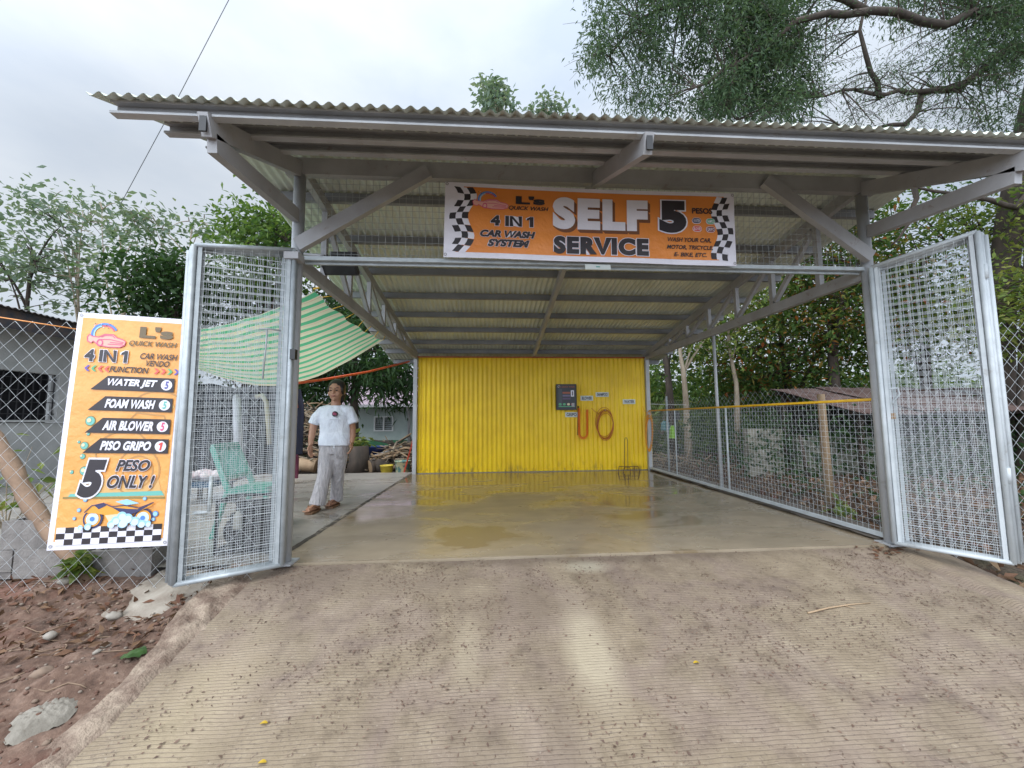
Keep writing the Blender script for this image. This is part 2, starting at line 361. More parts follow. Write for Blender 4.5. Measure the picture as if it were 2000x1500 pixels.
# red earth bank left of the ramp
def dirt_mat():
    m, t, p = newmat('red_earth'); v = geo(t)
    f1 = noisen(t, v, 5, 8, .68); f2 = noisen(t, v, 30, 6, .7); f3 = noisen(t, v, 1.6, 4)
    c = ramp(t, f1, [(.30, (.045, .026, .018)), (.47, (.125, .070, .048)), (.60, (.20, .125, .09)), (.72, (.29, .20, .15))])
    c = mixc(t, .45, c, ramp(t, f2, [(.33, (.035, .022, .017)), (.52, (.14, .085, .06)), (.70, (.30, .22, .165))]))
    c = mixc(t, ramp(t, f3, [(.5, (0, 0, 0)), (.62, (.55,)*3)]), c, (.20, .085, .06))
    t.links.new(c, p.inputs['Base Color']); p.inputs['Roughness'].default_value = .95
    t.links.new(bumpn(t, f2, .8, .012), p.inputs['Normal']); return m
dm = dirt_mat()
def dz(x, y):
    base = -.07-SL*.72*max(0, 3.0-y)
    q = noise.fractal(Vector((x*2.2, y*2.2, .3)), 1.0, 2.0, 5)*.055 + abs(noise.noise(Vector((x*7, y*7, 1))))*.05+abs(noise.noise(Vector((x*19, y*19, 5))))*.018
    edge = min(1, max(0, (-1.58-x)/.25))
    if y > 2.7: q *= max(.35, 1-(y-2.7)*1.5)
    return min(base, rampz(min(y, 3))+.02+edge*.10)+q*edge-(.03 if edge <= 0 else 0)
b = MB(); b.grid(lambda u, v: (-5.5+3.96*u, .2+3.6*v, dz(-5.5+3.96*u, .2+3.6*v)), 190, 175)
tag(b.build('earth_bank', dm), kind='structure')

# ------------------------------------------------------------------ car wash shed
shed = empty('carport', ((XL+XR)/2, YF, 0), 'open grey steel carport with a corrugated roof over the wet wash bay', 'carport')
for x, y in ((XL, YF), (XR, YF)):
    b = MB(); b.tube([(x, y, -.1), (x, y, 2.87)], .042, 16); b.box((x, y, .004), (.14, .14, .012)); b.build('post', steel_lt, shed)
for x, y in ((-1.275, 7.60), (3.20, 7.60)):
    b = MB(); b.box((x, y, 1.09), (.07, .07, 2.20)); b.build('post', steel_lt, shed)
b = MB(); b.beam((XL-.10, YF, 2.935), (XR+.12, YF, 2.945), .06, .13); b.build('front_beam', steel, shed)
RZ = lambda y: 3.075-.155*(y-YF)          # underside of the roof sheets, main slope
TZ = lambda x: .004*(x-.4)-.008                # the awning rises a little to the right
AZ = lambda y: 2.612+.435*(y-2.0)         # underside of the awning sheets
def trx(side, y): return (XL+.13*(y-YF)/4.6) if side < 0 else XR
for side in (-1, 1):
    T = lambda y, z: (trx(side, y), y, z)
    b = MB(); b.beam(T(YF+.03, 2.19), T(7.57, 2.185), .05, .10); b.build('bottom_chord', steel, shed)
    b = MB(); b.beam(T(YF+.02, RZ(YF)-.13), T(7.72, RZ(7.72)-.13), .05, .10); b.build('top_chord', steel, shed)
    ys_ = [3.5, 4.12, 4.75, 5.38, 6.0, 6.6]
    for k, y in enumerate(ys_):
        if RZ(y)-.18-2.24 < .03: continue
        b = MB(); b.beam(T(y, 2.238), T(y, RZ(y)-.178), .045, .05, up=(0, 1, 0)); b.build('truss_strut', steel, shed)
        if k+1 < len(ys_):
            y2 = ys_[k+1]; b = MB(); b.beam(T(y+.04, RZ(y)-.20), T(y2-.04, 2.26), .04, .045); b.build('truss_strut', steel, shed)
def slope_bar(x, x2=None):
    x2 = x if x2 is None else x2
    b = MB(); b.beam((x, YF+.02, AZ(YF)-.13), (x2, 2.0, AZ(2.0)-.122), .05, .11)
    # black block standing in for the shade inside the hollow tube end
    b.box((x2, 1.991, AZ(2.0)-.122), (.034, .012, .088), 1)
    b.build('rafter', [steel, black], shed)
for x in (XL, .90, XR): slope_bar(x)
b = MB(); b.beam((.90, YF+.03, RZ(YF)-.13), (.98, 7.60, RZ(7.6)-.13), .05, .10); b.build('rafter', steel, shed)
for x, sgn in ((XL, 1), (XR, -1)):
    b = MB(); b.beam((x, YF-.05, 2.53), (x, 2.06, AZ(2.06)-.205), .05, .10); b.build('knee_brace', steel, shed)
b = MB(); b.beam((XL+.03, YF-.062, 2.29), (-.42, YF-.062, 2.90), .05, .10, up=(0, 0, 1)); b.build('knee_brace', steel, shed)
b = MB(); b.beam((XR-.03, YF-.062, 2.30), (2.30, YF-.062, 2.93), .05, .10, up=(0, 0, 1)); b.build('knee_brace', steel, shed)
X0, X1 = -1.86, 3.80
for y in (3.5, 4.12, 4.75, 5.38, 6.0, 6.6, 7.2, 7.72, 8.4):
    b = MB(); b.chan((X1, y, RZ(y)-.041), (X0, y, RZ(y)-.041), .045, .078); b.build('purlin', steel_dk, shed)
for y in (2.03, 2.36, 2.70):
    b = MB(); b.chan((X0, y, AZ(y)-.036+TZ(X0)), (X1, y, AZ(y)-.036+TZ(X1)), .045, .070); b.build('purlin', steel if y > 2.1 else steel_lt, shed)
def corr(u0, u1, fz, y0, y1, rows, pitch=.0680, amp=.0115, t=.003, tilt=0):
    n = int((u1-u0)/pitch)*8; b = MB()
    for sgn in (1, 0):
        b.grid(lambda u, v: (u0+(u1-u0)*u, y0+(y1-y0)*v, fz(y0+(y1-y0)*v)+amp+amp*math.cos(2*math.pi*u*(u1-u0)/pitch)+t*sgn+tilt*(u0+(u1-u0)*u-.4) + .004*noise.noise(Vector((u*5, v*3, 0)))), n, rows)
    return b
corr(-1.935, 3.86, RZ, YF-.03, 8.7, 8).build('roof_sheet', roofm, shed)
corr(-1.935, 3.86, lambda y: AZ(y)-.006, 1.955, YF+.06, 3, tilt=.004).build('roof_sheet', roofm, shed)
b = MB(); b.beam((XL+.05, YF-.01, 2.213), (XR-.05, YF-.01, 2.218), .028, .030); b.beam((XL+.05, YF+.03, 2.196), (XR-.05, YF+.03, 2.200), .020, .030); b.build('header_bar', galv, shed)
b = MB()
for x in np.arange(XL+.09, XR-.05, .0508): b.tube([(x, YF+.005, 2.23), (x, YF+.005, 2.87)], .0017, 4, cap=False)
for z in np.arange(2.26, 2.87, .0508): b.tube([(XL+.05, YF+.008, z), (XR-.05, YF+.008, z)], .0017, 4, cap=False)
b.build('wire_panel', wired, shed)

# yellow corrugated back wall
def yellow_mat():
    m, t, p = newmat('yellow_painted_sheet'); v = geo(t); f = noisen(t, v, 2.5, 5)
    c = ramp(t, f, [(.35, (.92, .63, .006)), (.65, (.82, .54, .005))])
    # mud splashed along the foot
    sp = t.nodes.new('ShaderNodeSeparateXYZ'); t.links.new(v, sp.inputs[0])
    mr_ = t.nodes.new('ShaderNodeMapRange'); t.links.new(sp.outputs['Z'], mr_.inputs[0]); mr_.inputs[1].default_value = .22; mr_.inputs[2].default_value = 0
    mm = t.nodes.new('ShaderNodeMath'); mm.operation = 'MULTIPLY'; t.links.new(mr_.outputs[0], mm.inputs[0]); t.links.new(ramp(t, noisen(t, geo(t, (3, 3, 1)), 5, 5), [(.5, (0, 0, 0)), (.66, (.8,)*3)]), mm.inputs[1])
    c = mixc(t, mm.outputs[0], c, (.22, .13, .03))
    t.links.new(c, p.inputs['Base Color']); p.inputs['Roughness'].default_value = .38; return m
yel = yellow_mat()
b = MB(); p_ = .0885
for sgn in (0, 1):
    b.grid(lambda u, v: (-1.235+4.44*u, 7.64+.013*math.cos(2*math.pi*u*4.44/p_)+.004*sgn-.003*(int(u*4.44/.82) % 2)+.004*noise.noise(Vector((u*7, v*2, 4))), .012+2.16*v), int(4.44/p_)*8, 3)
for z in (.12, .78, 1.45, 2.08):
    for k in range(0, 50, 2):
        b.lathe((-1.235+p_*(k+.5), 7.625, z), [(.007, 0), (.006, .004), (.001, .006)], 6, 0, (0, -1, 0))
wall = b.build('corrugated_wall', yel, None); tag(wall, 'bright yellow corrugated metal wall closing the back of the wash bay', 'wall')
b = MB(); b.box((.985, 7.60, 2.178), (4.48, .03, .022)); b.build('top_trim', mat('red_oxide_trim', (.42, .07, .02), rough=.5), wall)
b = MB(); b.box((.985, 7.655, .0), (4.44, .09, .022)); b.build('base_sill', conc, wall)
b = MB(); b.box((3.225, 7.62, 1.09), (.03, .10, 2.14)); b.build('corner_flashing', yel, wall)

# ------------------------------------------------------------------ folding gates and fences
def gate(name, H, F, zt0, zt1, n, label, m_, nleaf=4):
    """leaves folded one behind another; H hinge foot, F free-edge foot"""
    H, F = Vector(H), Vector(F); e = (F-H); W_ = e.length; e.normalize(); n = Vector(n); n = (n-e*n.dot(e)).normalized()
    root = empty(name, H, label, 'gate')
    for k in range(nleaf):
        off = n*(.026*k); sk = e*((.012 if k % 2 else -.004)*k)
        P = lambda s, z: H+off+sk+e*(s*W_)+Vector((0, 0, z))
        z0 = .0; zt = lambda s: zt0+(zt1-zt0)*s-.006*k
        f = MB(); r = .0165
        f.tube([P(0, z0), P(0, zt(0))], r, 10); f.tube([P(1, z0), P(1, zt(1))], r, 10)
        f.tube([P(0, z0), P(1, z0)], r*.9, 10); f.tube([P(0, zt(0)), P(1, zt(1))], r*.9, 10)
        # flat stiffener bars just inside the uprights
        f.beam(P(.055, z0), P(.055, zt(.055)), .006, .022, up=tuple(e)); f.beam(P(.945, z0), P(.945, zt(.945)), .006, .022, up=tuple(e))
        leaf = f.build('gate_leaf', m_, root)
        w_ = MB()
        for s in np.arange(.05, W_-.03, .0508): w_.tube([P(s/W_, z0), P(s/W_, zt(s/W_))], .00125, 4, cap=False)
        for z in np.arange(z0+.05+.011*k, min(zt0, zt1)-.02, .0508): w_.tube([P(0, z)+n*.003, P(1, z)+n*.003], .00125, 4, cap=False)
        w_.build('wire_mesh', wire, leaf)
    return root, e, n
gl, e_, n_ = gate('folding_gate', (-1.352, 2.885, .035), (-1.862, 2.638, .02), 2.185, 2.115, (-.4, .9, 0), 'grey pipe and wire gate folded open beside the tall price banner', galv)
b = MB(); b.box((-1.325, 2.875, 1.46), (.035, .04, .07)); b.build('latch_box', black, gl)
b = MB(); b.tube([(-1.40, 2.84, 1.62), (-1.46, 2.80, 1.625), (-1.52, 2.79, 1.62)], .006, 6); b.tube([(-1.47, 2.80, 1.62), (-1.485, 2.80, 1.28)], .005, 6); b.build('slide_bolt', wired, gl)
b = MB(); b.box((-1.36, 2.90, 2.17), (.10, .10, .05)); b.build('hinge', steel, gl)
gr, e2, n2 = gate('folding_gate', (3.130, 2.935, .035), (3.478, 2.483, .03), 2.165, 2.265, (.8, .6, 0), 'white pipe and wire gate folded open beside the side mesh fence', galvw)
b = MB(); b.box((3.175, 2.93, 1.00), (.05, .05, .045)); b.build('padlock', mat('brass', (.45, .28, .14), rough=.4, metal=.6), gr)
b = MB(); b.tube([(3.15, 2.915, 1.21), (3.23, 2.90, 1.22), (3.245, 2.90, 1.17), (3.18, 2.91, 1.10)], .007, 6); b.build('latch_handle', galvw, gr)
for z in (.55, 1.95):
    b = MB(); b.tube([(3.49, 2.47, z), (3.49, 2.47, z+.10)], .014, 8); b.build('hinge', galvw, gr)

def chainlink(b, A, B, z0, z1, cw=.105, ch=.112, r=.0014, jit=.0):
    A, B = Vector(A), Vector(B); e = B-A; W_ = e.length; e.normalize(); nn = Vector((-e.y, e.x, 0))
    nc = int(W_/(cw/2)); nr = int((z1-z0)/(ch/2))
    for c in range(0, nc):
        pts = []
        for k in range(nr+1):
            s = (c+((k+c) % 2))*cw/2; sg = 1 if (k % 2) else -1
            q = A+e*s+Vector((0, 0, z0+k*ch/2+.012*noise.noise(Vector((s*1.5, k*.15, A.x)))))+nn*(sg*r*.9+.02*noise.noise(Vector((s*.9, k*.07, 5))))
            pts.append(q)
        b.tube(pts, r, 4, cap=False)
    return b
fl = empty('chain_link_fence', (-3.6, 2.86, -.15), 'galvanised chain link fence that carries the tall orange price banner', 'fence')
chainlink(MB(), (-5.6, 2.86, 0), (-1.47, 2.86, 0), -.17, 1.73).build('chain_mesh', wire, fl)
for x in (-5.6, -3.95):
    b = MB(); b.tube([(x, 2.90, -.3), (x, 2.90, 1.75)], .022, 8); b.build('fence_post', galv, fl)
fr = empty('chain_link_fence', (5.0, 3.0, 0), 'chain link fence running right from the white gate to the frame edge', 'fence')
chainlink(MB(), (3.32, 3.02, 0), (7.4, 3.02, 0), -.12, 1.80).build('chain_mesh', wire, fr)
b = MB(); b.tube([(5.9, 3.05, -.3), (5.9, 3.05, 1.85)], .022, 8); b.build('fence_post', galv, fr)
fs = empty('chain_link_fence', (3.55, 5.4, 0), 'grey chain link fence rising behind the yellow rail on the right', 'fence')
chainlink(MB(), (3.55, 3.05, 0), (3.42, 8.1, 0), .0, 1.36, .09, .095, .0012).build('chain_mesh', wired, fs)
b = MB(); b.tube([(3.43, 7.3, -.1), (3.43, 7.3, 1.4)], .02, 8); b.build('fence_post', galv, fs)
# welded mesh side fence with the yellow rail
sf = empty('mesh_fence', (3.22, 5.3, 0), 'welded wire side fence topped by a thin yellow rail along the wash bay', 'fence')
b = MB(); b.tube([(3.215, 3.08, 1.138), (3.20, 7.58, 1.135)], .012, 8); b.build('top_rail', mat('yellow_rail', (.82, .46, .01), rough=.45), sf)
b = MB(); b.beam((3.215, 3.08, .045), (3.20, 7.58, .045), .035, .03); b.build('base_rail', galvw, sf)
b = MB()
for y in np.arange(3.12, 7.58, .0508): b.tube([(3.215, y, .05), (3.215, y, 1.135)], .0012, 4, cap=False)
for z in np.arange(.10, 1.13, .0508): b.tube([(3.218, 3.08, z), (3.205, 7.58, z)], .0012, 4, cap=False)
b.build('wire_mesh', wire, sf)
b = MB(); b.tube([(3.235, 5.33, -.1), (3.225, 5.33, 2.145)], .021, 10); b.build('fence_post', steel_lt, sf)
for y in (3.09, 5.12, 6.55):
    b = MB(); b.tube([(3.212, y, .03), (3.212, y, 1.135)], .010, 8); b.build('fence_upright', galvw, sf)
b = MB(); b.grid(lambda u, v: (3.16+.42*u, 3.1+5.0*v, .016+.012*noise.noise(Vector((u*4, v*30, 0)))-.05*max(0, u-.5)), 8, 60)
tag(b.build('kerb', mat('dark_kerb_concrete', (.17, .145, .12), (.11, .095, .08), rough=.8, scale=7, bump=.4)), kind='structure')
b = MB(); b.tube([U(1622, 985, X=3.75), U(1612, 880, X=3.72), U(1603, 770, X=3.72)], [.045, .042, .036], 9)
tag(b.build('timber_post', wood), 'rough brown timber post standing behind the side mesh fence', 'post')

# ------------------------------------------------------------------ writing
TXT = {}
def _glyph(s, bold, shear, spc):
    cu = bpy.data.curves.new('txt', 'FONT'); cu.body = s; cu.size = 1; cu.offset = bold; cu.shear = shear; cu.space_character = spc; cu.resolution_u = 5
    ob = bpy.data.objects.new('txt', cu); me = bpy.data.meshes.new_from_object(ob)
    v = np.array([(q.co.x, q.co.y) for q in me.vertices]); f = [tuple(p.vertices) for p in me.polygons]
    bpy.data.objects.remove(ob); bpy.data.curves.remove(cu); bpy.data.meshes.remove(me)
    return v, f
def glyphs(s, bold=.0, shear=0, spc=1.0):
    """flat letters; emboldened, with the spikes an offset throws at sharp corners pulled back"""
    k = (s, bold, shear, spc)
    if k in TXT: return TXT[k]
    v0, f = _glyph(s, 0, shear, spc)
    if bold and 'Q' not in s:
        v, f = _glyph(s, bold, shear, spc)
        d = np.linalg.norm(v[:, None]-v0[None], axis=2); i = d.argmin(1); far = d.min(1) > 2.2*bold; v[far] = v0[i[far]]
    else: v = v0
    v = [tuple(q) for q in v]; f = list(f)
    if s.endswith('1'):                      # the numeral one gets its flag
        va = np.array(v); t = va[va[:, 0]-shear*va[:, 1] > (va[:, 0]-shear*va[:, 1]).max()-.30]; x0 = t[:, 0].min()+.02+(shear*.55 if shear else 0); y1 = t[:, 1].max(); n = len(v)
        v += [(x0+.03, y1), (x0+.03, y1-.20), (x0-.14-bold, y1-.30), (x0-.14-bold, y1-.15)]; f.append((n+3, n+2, n+1, n))
    TXT[k] = (v, f); return TXT[k]

class Sheet:
    """flat printed thing: origin top-left, ex right, ey down, in metres; layers stack off the face"""
    def __init__(s, P, W_, H_, name, label, cat, step=.0016):
        s.P = P; s.W = W_; s.H = H_; s.step = step
        s.root = empty(name, P(.5, 1, 0), label, cat)
    def pt(s, x, y, l): return s.P(x/s.W, y/s.H, l*s.step)
    def poly(s, b, pts, l, m=0): b.add([s.pt(x, y, l) for x, y in pts], [tuple(range(len(pts)))], m)
    def text(s, b, t, u0, u1, v0, v1, l, bold=.012, shear=0, m=0, out=None, om=1, spc=1.0):
        v, f = glyphs(t, bold, shear, spc)
        a = np.array(v); lo = a.min(0); hi = a.max(0)
        sx = (u1-u0)*s.W/(hi[0]-lo[0]); sy = (v1-v0)*s.H/(hi[1]-lo[1])
        def put(vv, ff, l_, mm): b.add([s.pt(u0*s.W+(x-lo[0])*sx, v1*s.H-(y-lo[1])*sy, l_) for x, y in vv], ff, mm)
        if out:
            v2, f2 = glyphs(t, bold+out, shear, spc)
            # keep the outline even although the letters are squeezed
            put(v2, f2, l-1, om)
        put(v, f, l, m)
        if 'Q' in t:                         # this word is thickened by shifted layers
            for i, (a_, c_) in enumerate(((.03, 0), (-.03, 0), (0, .02))): put([(x+a_, y+c_) for x, y in v], f, l+.12*(i+1), m)
    def stroke(s, b, pts, wd, l, m=0, close=False):
        pts = [Vector((x, y)) for x, y in pts]; n = len(pts); a = []; c = []
        for i, p in enumerate(pts):
            q0 = pts[i-1] if i or close else pts[i]; q1 = pts[(i+1) % n] if i < n-1 or close else pts[i]
            d = (q1-q0); d = d.normalized() if d.length > 1e-9 else Vector((1, 0)); nn = Vector((-d.y, d.x))*(wd/2)
            a.append(p+nn); c.append(p-nn)
        vs = [s.pt(p.x, p.y, l) for p in a]+[s.pt(p.x, p.y, l) for p in c]
        k = n if close else n-1
        b.add(vs, [(i, (i+1) % n, n+(i+1) % n, n+i) for i in range(k)], m)
    def disc(s, b, x, y, r, l, m=0, ry=None, n=24):
        s.poly(b, [(x+r*math.cos(2*math.pi*i/n), y+(ry or r)*math.sin(2*math.pi*i/n)) for i in range(n)], l, m)
def arc(x, y, rx, ry, a0, a1, n=20): return [(x+rx*math.cos(R(a0+(a1-a0)*i/n)), y+ry*math.sin(R(a0+(a1-a0)*i/n))) for i in range(n+1)]
col = lambda n, c: mat('print_'+n, c, tuple(x*.95 for x in c), rough=.42, scale=3)
cblue, cpink, cteal, cgreen, cred, ccream, cdk, ckhaki, csky = (col('blue', (.10, .25, .62)), col('pink', (.66, .10, .22)), col('teal', (.16, .48, .42)), col('green', (.10, .42, .20)),
    col('red', (.72, .07, .06)), col('cream', (.72, .62, .40)), col('dark', (.06, .045, .05)), col('khaki', (.52, .27, .09)), col('sky', (.35, .62, .82)))
def car_logo(S, x, y, w_, l, h=None):
    """round water swoosh behind a low car outline"""
    h = h or w_*.62; b = MB(); r = h*.44; cx, cy = x+w_*.42, y+h*.47
    sx = lambda P: P
    S.stroke(b, arc(cx, cy, r*1.15, r, 100, 335), h*.085, l, 0)
    S.stroke(b, arc(cx, cy, r*.95, r*.82, 110, 250), h*.06, l, 1)
    S.stroke(b, arc(cx, cy, r*.95, r*.82, 255, 335), h*.05, l, 2)
    body = [(.0, .62), (.02, .80), (.12, .86), (.16, .78), (.30, .93), (.55, 1.0), (.86, .99), (.98, .90), (1.0, .74), (.93, .66), (.78, .60), (.66, .46), (.44, .47), (.30, .60), (.12, .58), (.05, .50)]
    S.poly(b, [(x+w_*p, y+h*q) for p, q in body], l+1, 3)
    S.stroke(b, [(x+w_*p, y+h*q) for p, q in body], h*.035, l+2, 2, True)
    for k in ([(.30, .70), (.60, .68), (.95, .78)], [(.36, .60), (.46, .52), (.64, .51), (.72, .61)], [(.55, .88), (.95, .88)], [(.6, .80), (.93, .82)]): S.stroke(b, [(x+w_*p, y+h*q) for p, q in k], h*.03, l+2, 2)
    for p in (.34, ): S.stroke(b, arc(x+w_*p, y+h*.84, h*.11, h*.13, 0, 360, 14), h*.05, l+2, 2)
    for i in range(9): S.disc(b, x+w_*(.12+.62*random.random()), y+h*(.02+.20*random.random()), h*.022, l+2, (1, 2, 4)[i % 3], n=8)
    b.build('car_emblem', [cblue, csky, cpink, col('blush', (.80, .42, .34)), cdk], S.root)

# --- tall price banner on the left fence
BL = [U(155, 610, Y=2.80), U(373, 625, Y=2.775), U(330, 1065, Y=2.775), U(92, 1075, Y=2.76)]
def PL(u, v, l):
    top = BL[0].lerp(BL[1], u); bot = BL[3].lerp(BL[2], u)
    p = top.lerp(bot, v); k = .008*noise.noise(Vector((u*.8, v*1.3, 8)))+.0015*math.sin(v*9+u*3)*(1-abs(2*u-1))
    return p+Vector((0, -.004-l+k, 0))
S = Sheet(PL, .70, 1.46, 'price_banner', 'tall orange price banner tied to the left chain link fence', 'banner')
b = MB(); b.grid(lambda u, v: PL(u, v, 0), 24, 48); b.grid(lambda u, v: PL(u, v, -.0015), 4, 8); b.build('sheet', white, S.root)
b = MB(); b.grid(lambda u, v: PL(.048+u*.90, .022+v*.945, S.step), 24, 48); b.build('orange_field', orange, S.root)
W_, H_ = S.W, S.H
b = MB()                      # faded motorcycle and bubbles drawn behind the lettering
for x, y, r in ((.16, .47, .033), (.085, .56, .010), (.155, .525, .012), (.13, .62, .018), (.135, .575, .026), (.16, .68, .030), (.055, .685, .013)):
    S.disc(b, x*W_+.05, y*H_, r, 2, 0); S.disc(b, x*W_+.05, y*H_, r*.82, 3, 1); S.disc(b, x*W_+.044, y*H_-.004, r*.4, 4, 2)
S.poly(b, [(W_*.10, H_*.79)]+[(W_*(.13+.80*i/24), H_*(.735-.028*abs(math.sin(i*.62)) if 2 < i < 23 else .765)) for i in range(25)]+[(W_*.935, H_*.79)], 2, 3)
S.stroke(b, [(W_*.08, H_*.79), (W_*.935, H_*.795)], .012, 3, 0)
S.poly(b, [(W_*.14, H_*.775), (W_*.9, H_*.765), (W_*.93, H_*.785), (W_*.12, H_*.788)], 3, 1)
for P_ in (arc(W_*.68, H_*.685, .13, .15, 0, 360, 30), arc(W_*.68, H_*.685, .09, .10, 0, 360, 24), arc(W_*.80, H_*.40, .15, .10, 180, 330), arc(W_*.55, H_*.60, .17, .13, 150, 300),
           [(W_*.50, H_*.50), (W_*.62, H_*.43), (W_*.86, H_*.44), (W_*.92, H_*.52)], [(W_*.52, H_*.46), (W_*.80, H_*.58), (W_*.93, H_*.57)]):
    S.stroke(b, P_, .011, 2, 4)
S.poly(b, arc(W_*.80, H_*.405, .10, .055, 180, 360, 14), 2, 3)
b.build('bubble_drawing', [col('olive', (.30, .22, .07)), cteal, ccream, col('sand', (.70, .42, .16)), ckhaki], S.root)
car_logo(S, .115*W_, .042*H_, .34*W_, 3, .105*H_)
b = MB()
S.text(b, "L's", .57, .87, .045, .098, 5, .05, 0, 2); S.text(b, 'QUICK WASH', .49, .91, .112, .138, 5, .016, .25, 2)
S.text(b, '4 IN 1', .115, .49, .160, .213, 6, .05, 0, 0, .035); S.text(b, 'CAR WASH', .60, .93, .165, .192, 5, .02, .28, 0); S.text(b, 'VENDO', .66, .865, .197, .223, 5, .02, .28, 0)
S.text(b, 'FUNCTION', .345, .69, .230, .256, 5, .03, .25, 0)
for i, (v0, v1, t, tm) in enumerate(((.273, .335, 'WATER JET', 3), (.362, .424, 'FOAM WASH', 4), (.455, .520, 'AIR BLOWER', 5), (.542, .605, 'PISO GRIPO', 6))):
    S.poly(b, [(W_*.34, H_*v0), (W_*.925, H_*v0), (W_*.925, H_*v1), (W_*.20, H_*v1)], 5, 0)
    S.text(b, t, .345, .78, v0+.011, v1-.012, 6, .05, .28, 1, spc=1.06)
    S.disc(b, W_*.86, H_*(v0+v1)/2, .034, 6, 1); S.text(b, '1' if i == 3 else '5', .845, .88, v0+.014, v1-.014, 7, .04, .15, tm)
S.text(b, '5', .20, .42, .632, .790, 7, .07, .22, 0, .04); S.text(b, 'PESO', .50, .79, .632, .680, 7, .035, .28, 0, .035); S.text(b, 'ONLY !', .44, .84, .698, .752, 7, .035, .28, 0, .035)
b.build('lettering', [ink, white, col('bronze', (.15, .105, .05)), col('indigo', (.12, .12, .36)), cteal, cpink, cred], S.root)
cvm = [col('violet', (.14, .10, .42)), cgreen, col('coral', (.75, .12, .10))]
for sg in (1, -1):
    b = MB()
    for i, m_ in enumerate((0, 1, 2, 2)):
        x, mm = (.125+.058*i, m_) if sg > 0 else (.735+.058*i, (2, 2, 1, 0)[i])
        w_ = .034; h = .019
        q = [(0, 0), (w_*.55, -h), (w_, -h), (w_*.45, 0), (w_, h), (w_*.55, h)]
        S.poly(b, [(x*W_+(a if sg > 0 else w_-a), .2435*H_+c) for a, c in q], 5, mm)
    b.build('chevron_row', cvm, S.root)
b = MB()
for r in range(3):
    for c in range(12):
        if (r+c) % 2: S.poly(b, [(W_*(.065+.0725*(c+a)), H_*(.905+.0235*(r+d)+.006*(1-(c+a)/12))) for a, d in ((0, 0), (1, 0), (1, 1), (0, 1))], 3, 0)
        else: S.poly(b, [(W_*(.065+.0725*(c+a)), H_*(.905+.0235*(r+d)+.006*(1-(c+a)/12))) for a, d in ((0, 0), (1, 0), (1, 1), (0, 1))], 3, 1)
b.build('checker_strip', [ink, white], S.root)
# small motorcycle drawing in foam
b = MB(); mx = lambda p, q: (W_*(.26+.60*p), H_*(.785+.125*q))
for cx_ in (.16, .86):
    x, y = mx(cx_, .74); S.disc(b, x, y, .058, 5, 0); S.disc(b, x, y, .046, 6, 1); S.disc(b, x, y, .036, 7, 2); S.disc(b, x, y, .014, 8, 3)
for q, m_ in (([(.05, .52), (.14, .30), (.30, .22), (.42, .34), (.60, .30), (.80, .40), (1.0, .22), (.97, .34), (.80, .52), (.66, .62), (.60, .80), (.38, .86), (.32, .60), (.20, .56)], 1),
              ([(.18, .30), (.30, .20), (.34, .30), (.24, .42)], 0), ([(.42, .36), (.64, .66), (.80, .52), (.98, .26), (.78, .44), (.62, .42)], 0), ([(.34, .62), (.56, .58), (.54, .82), (.40, .84)], 4), ([(.46, .18), (.62, .10), (.80, .24), (.62, .30)], 5)):
    S.poly(b, [mx(*k) for k in q], 9 if m_ == 1 else 10, m_)
S.stroke(b, [mx(*k) for k in [(.05, .52), (.14, .30), (.30, .22), (.42, .34), (.60, .30), (.80, .40), (1.0, .22)]], .006, 11, 0)
for p, q, r in ((.58, .66, .028), (.50, .80, .026), (.66, .74, .030), (.76, .84, .028), (.60, .88, .032), (.44, .92, .022), (.86, .93, .024), (.95, .93, .018), (.12, .98, .02), (.02, 1.0, .014)): S.disc(b, *mx(p, q), r, 11, 5); S.disc(b, mx(p, q)[0]+.004, mx(p, q)[1]+.005, r*.75, 12, 2)
for p, q, r in ((-.05, .45, .012), (.02, .12, .012), (1.02, .62, .018), (1.0, .8, .012), (-.1, .72, .01), (.85, .1, .012)): S.disc(b, *mx(p, q), r, 4, 3); S.disc(b, *mx(p, q), r*.75, 5, 5)
b.build('motorcycle_drawing', [col('navy', (.05, .05, .13)), col('amber', (.80, .36, .05)), col('foam', (.62, .76, .86)), cblue, ccream, csky], S.root)
for u, v in ((.03, .012), (.97, .012), (.97, .985), (.03, .985)):
    b = MB(); S.stroke(b, arc(u*W_, v*H_, .008, .008, 0, 345, 12), .005, 2, 0, True); b.build('eyelet', steel, S.root)

# --- wide banner across the entrance
BT = [U(870, 355, Y=2.935), U(1433, 378, Y=2.935), U(1438, 520, Y=2.955), U(866, 502, Y=2.955)]
def PT(u, v, l):
    p = BT[0].lerp(BT[1], u).lerp(BT[3].lerp(BT[2], u), v)
    sag = -.018*math.sin(math.pi*u)*v*0-.012*math.sin(math.pi*u)*(1-v)
    return p+Vector((0, -l+.008*noise.noise(Vector((u*3, v*.8, 2)))+.003*math.sin(u*15+v*2)*v, sag))
S = Sheet(PT, 2.31, .60, 'entrance_banner', 'wide orange self service banner hung above the entrance', 'banner')
W_, H_ = S.W, S.H
b = MB(); b.grid(lambda u, v: PT(u, v, 0), 60, 16); b.grid(lambda u, v: PT(u, v, -.0015), 20, 4); b.build('sheet', white, S.root)
wl = lambda v: .052+.017*math.sin(v*9.2+.5)+.012*math.sin(v*4)
wr = lambda v: .955+.012*math.sin(v*9.2+2.4)-.006*v
b = MB(); b.grid(lambda u, v: PT(wl(v)+(wr(v)-wl(v))*u, .052+.876*v, S.step), 60, 24); b.build('orange_field', mat('deep_banner_orange', (.80, .27, .05), (.72, .23, .04), rough=.38, scale=2, bump=.6, bscale=5, bdist=.03), S.root)
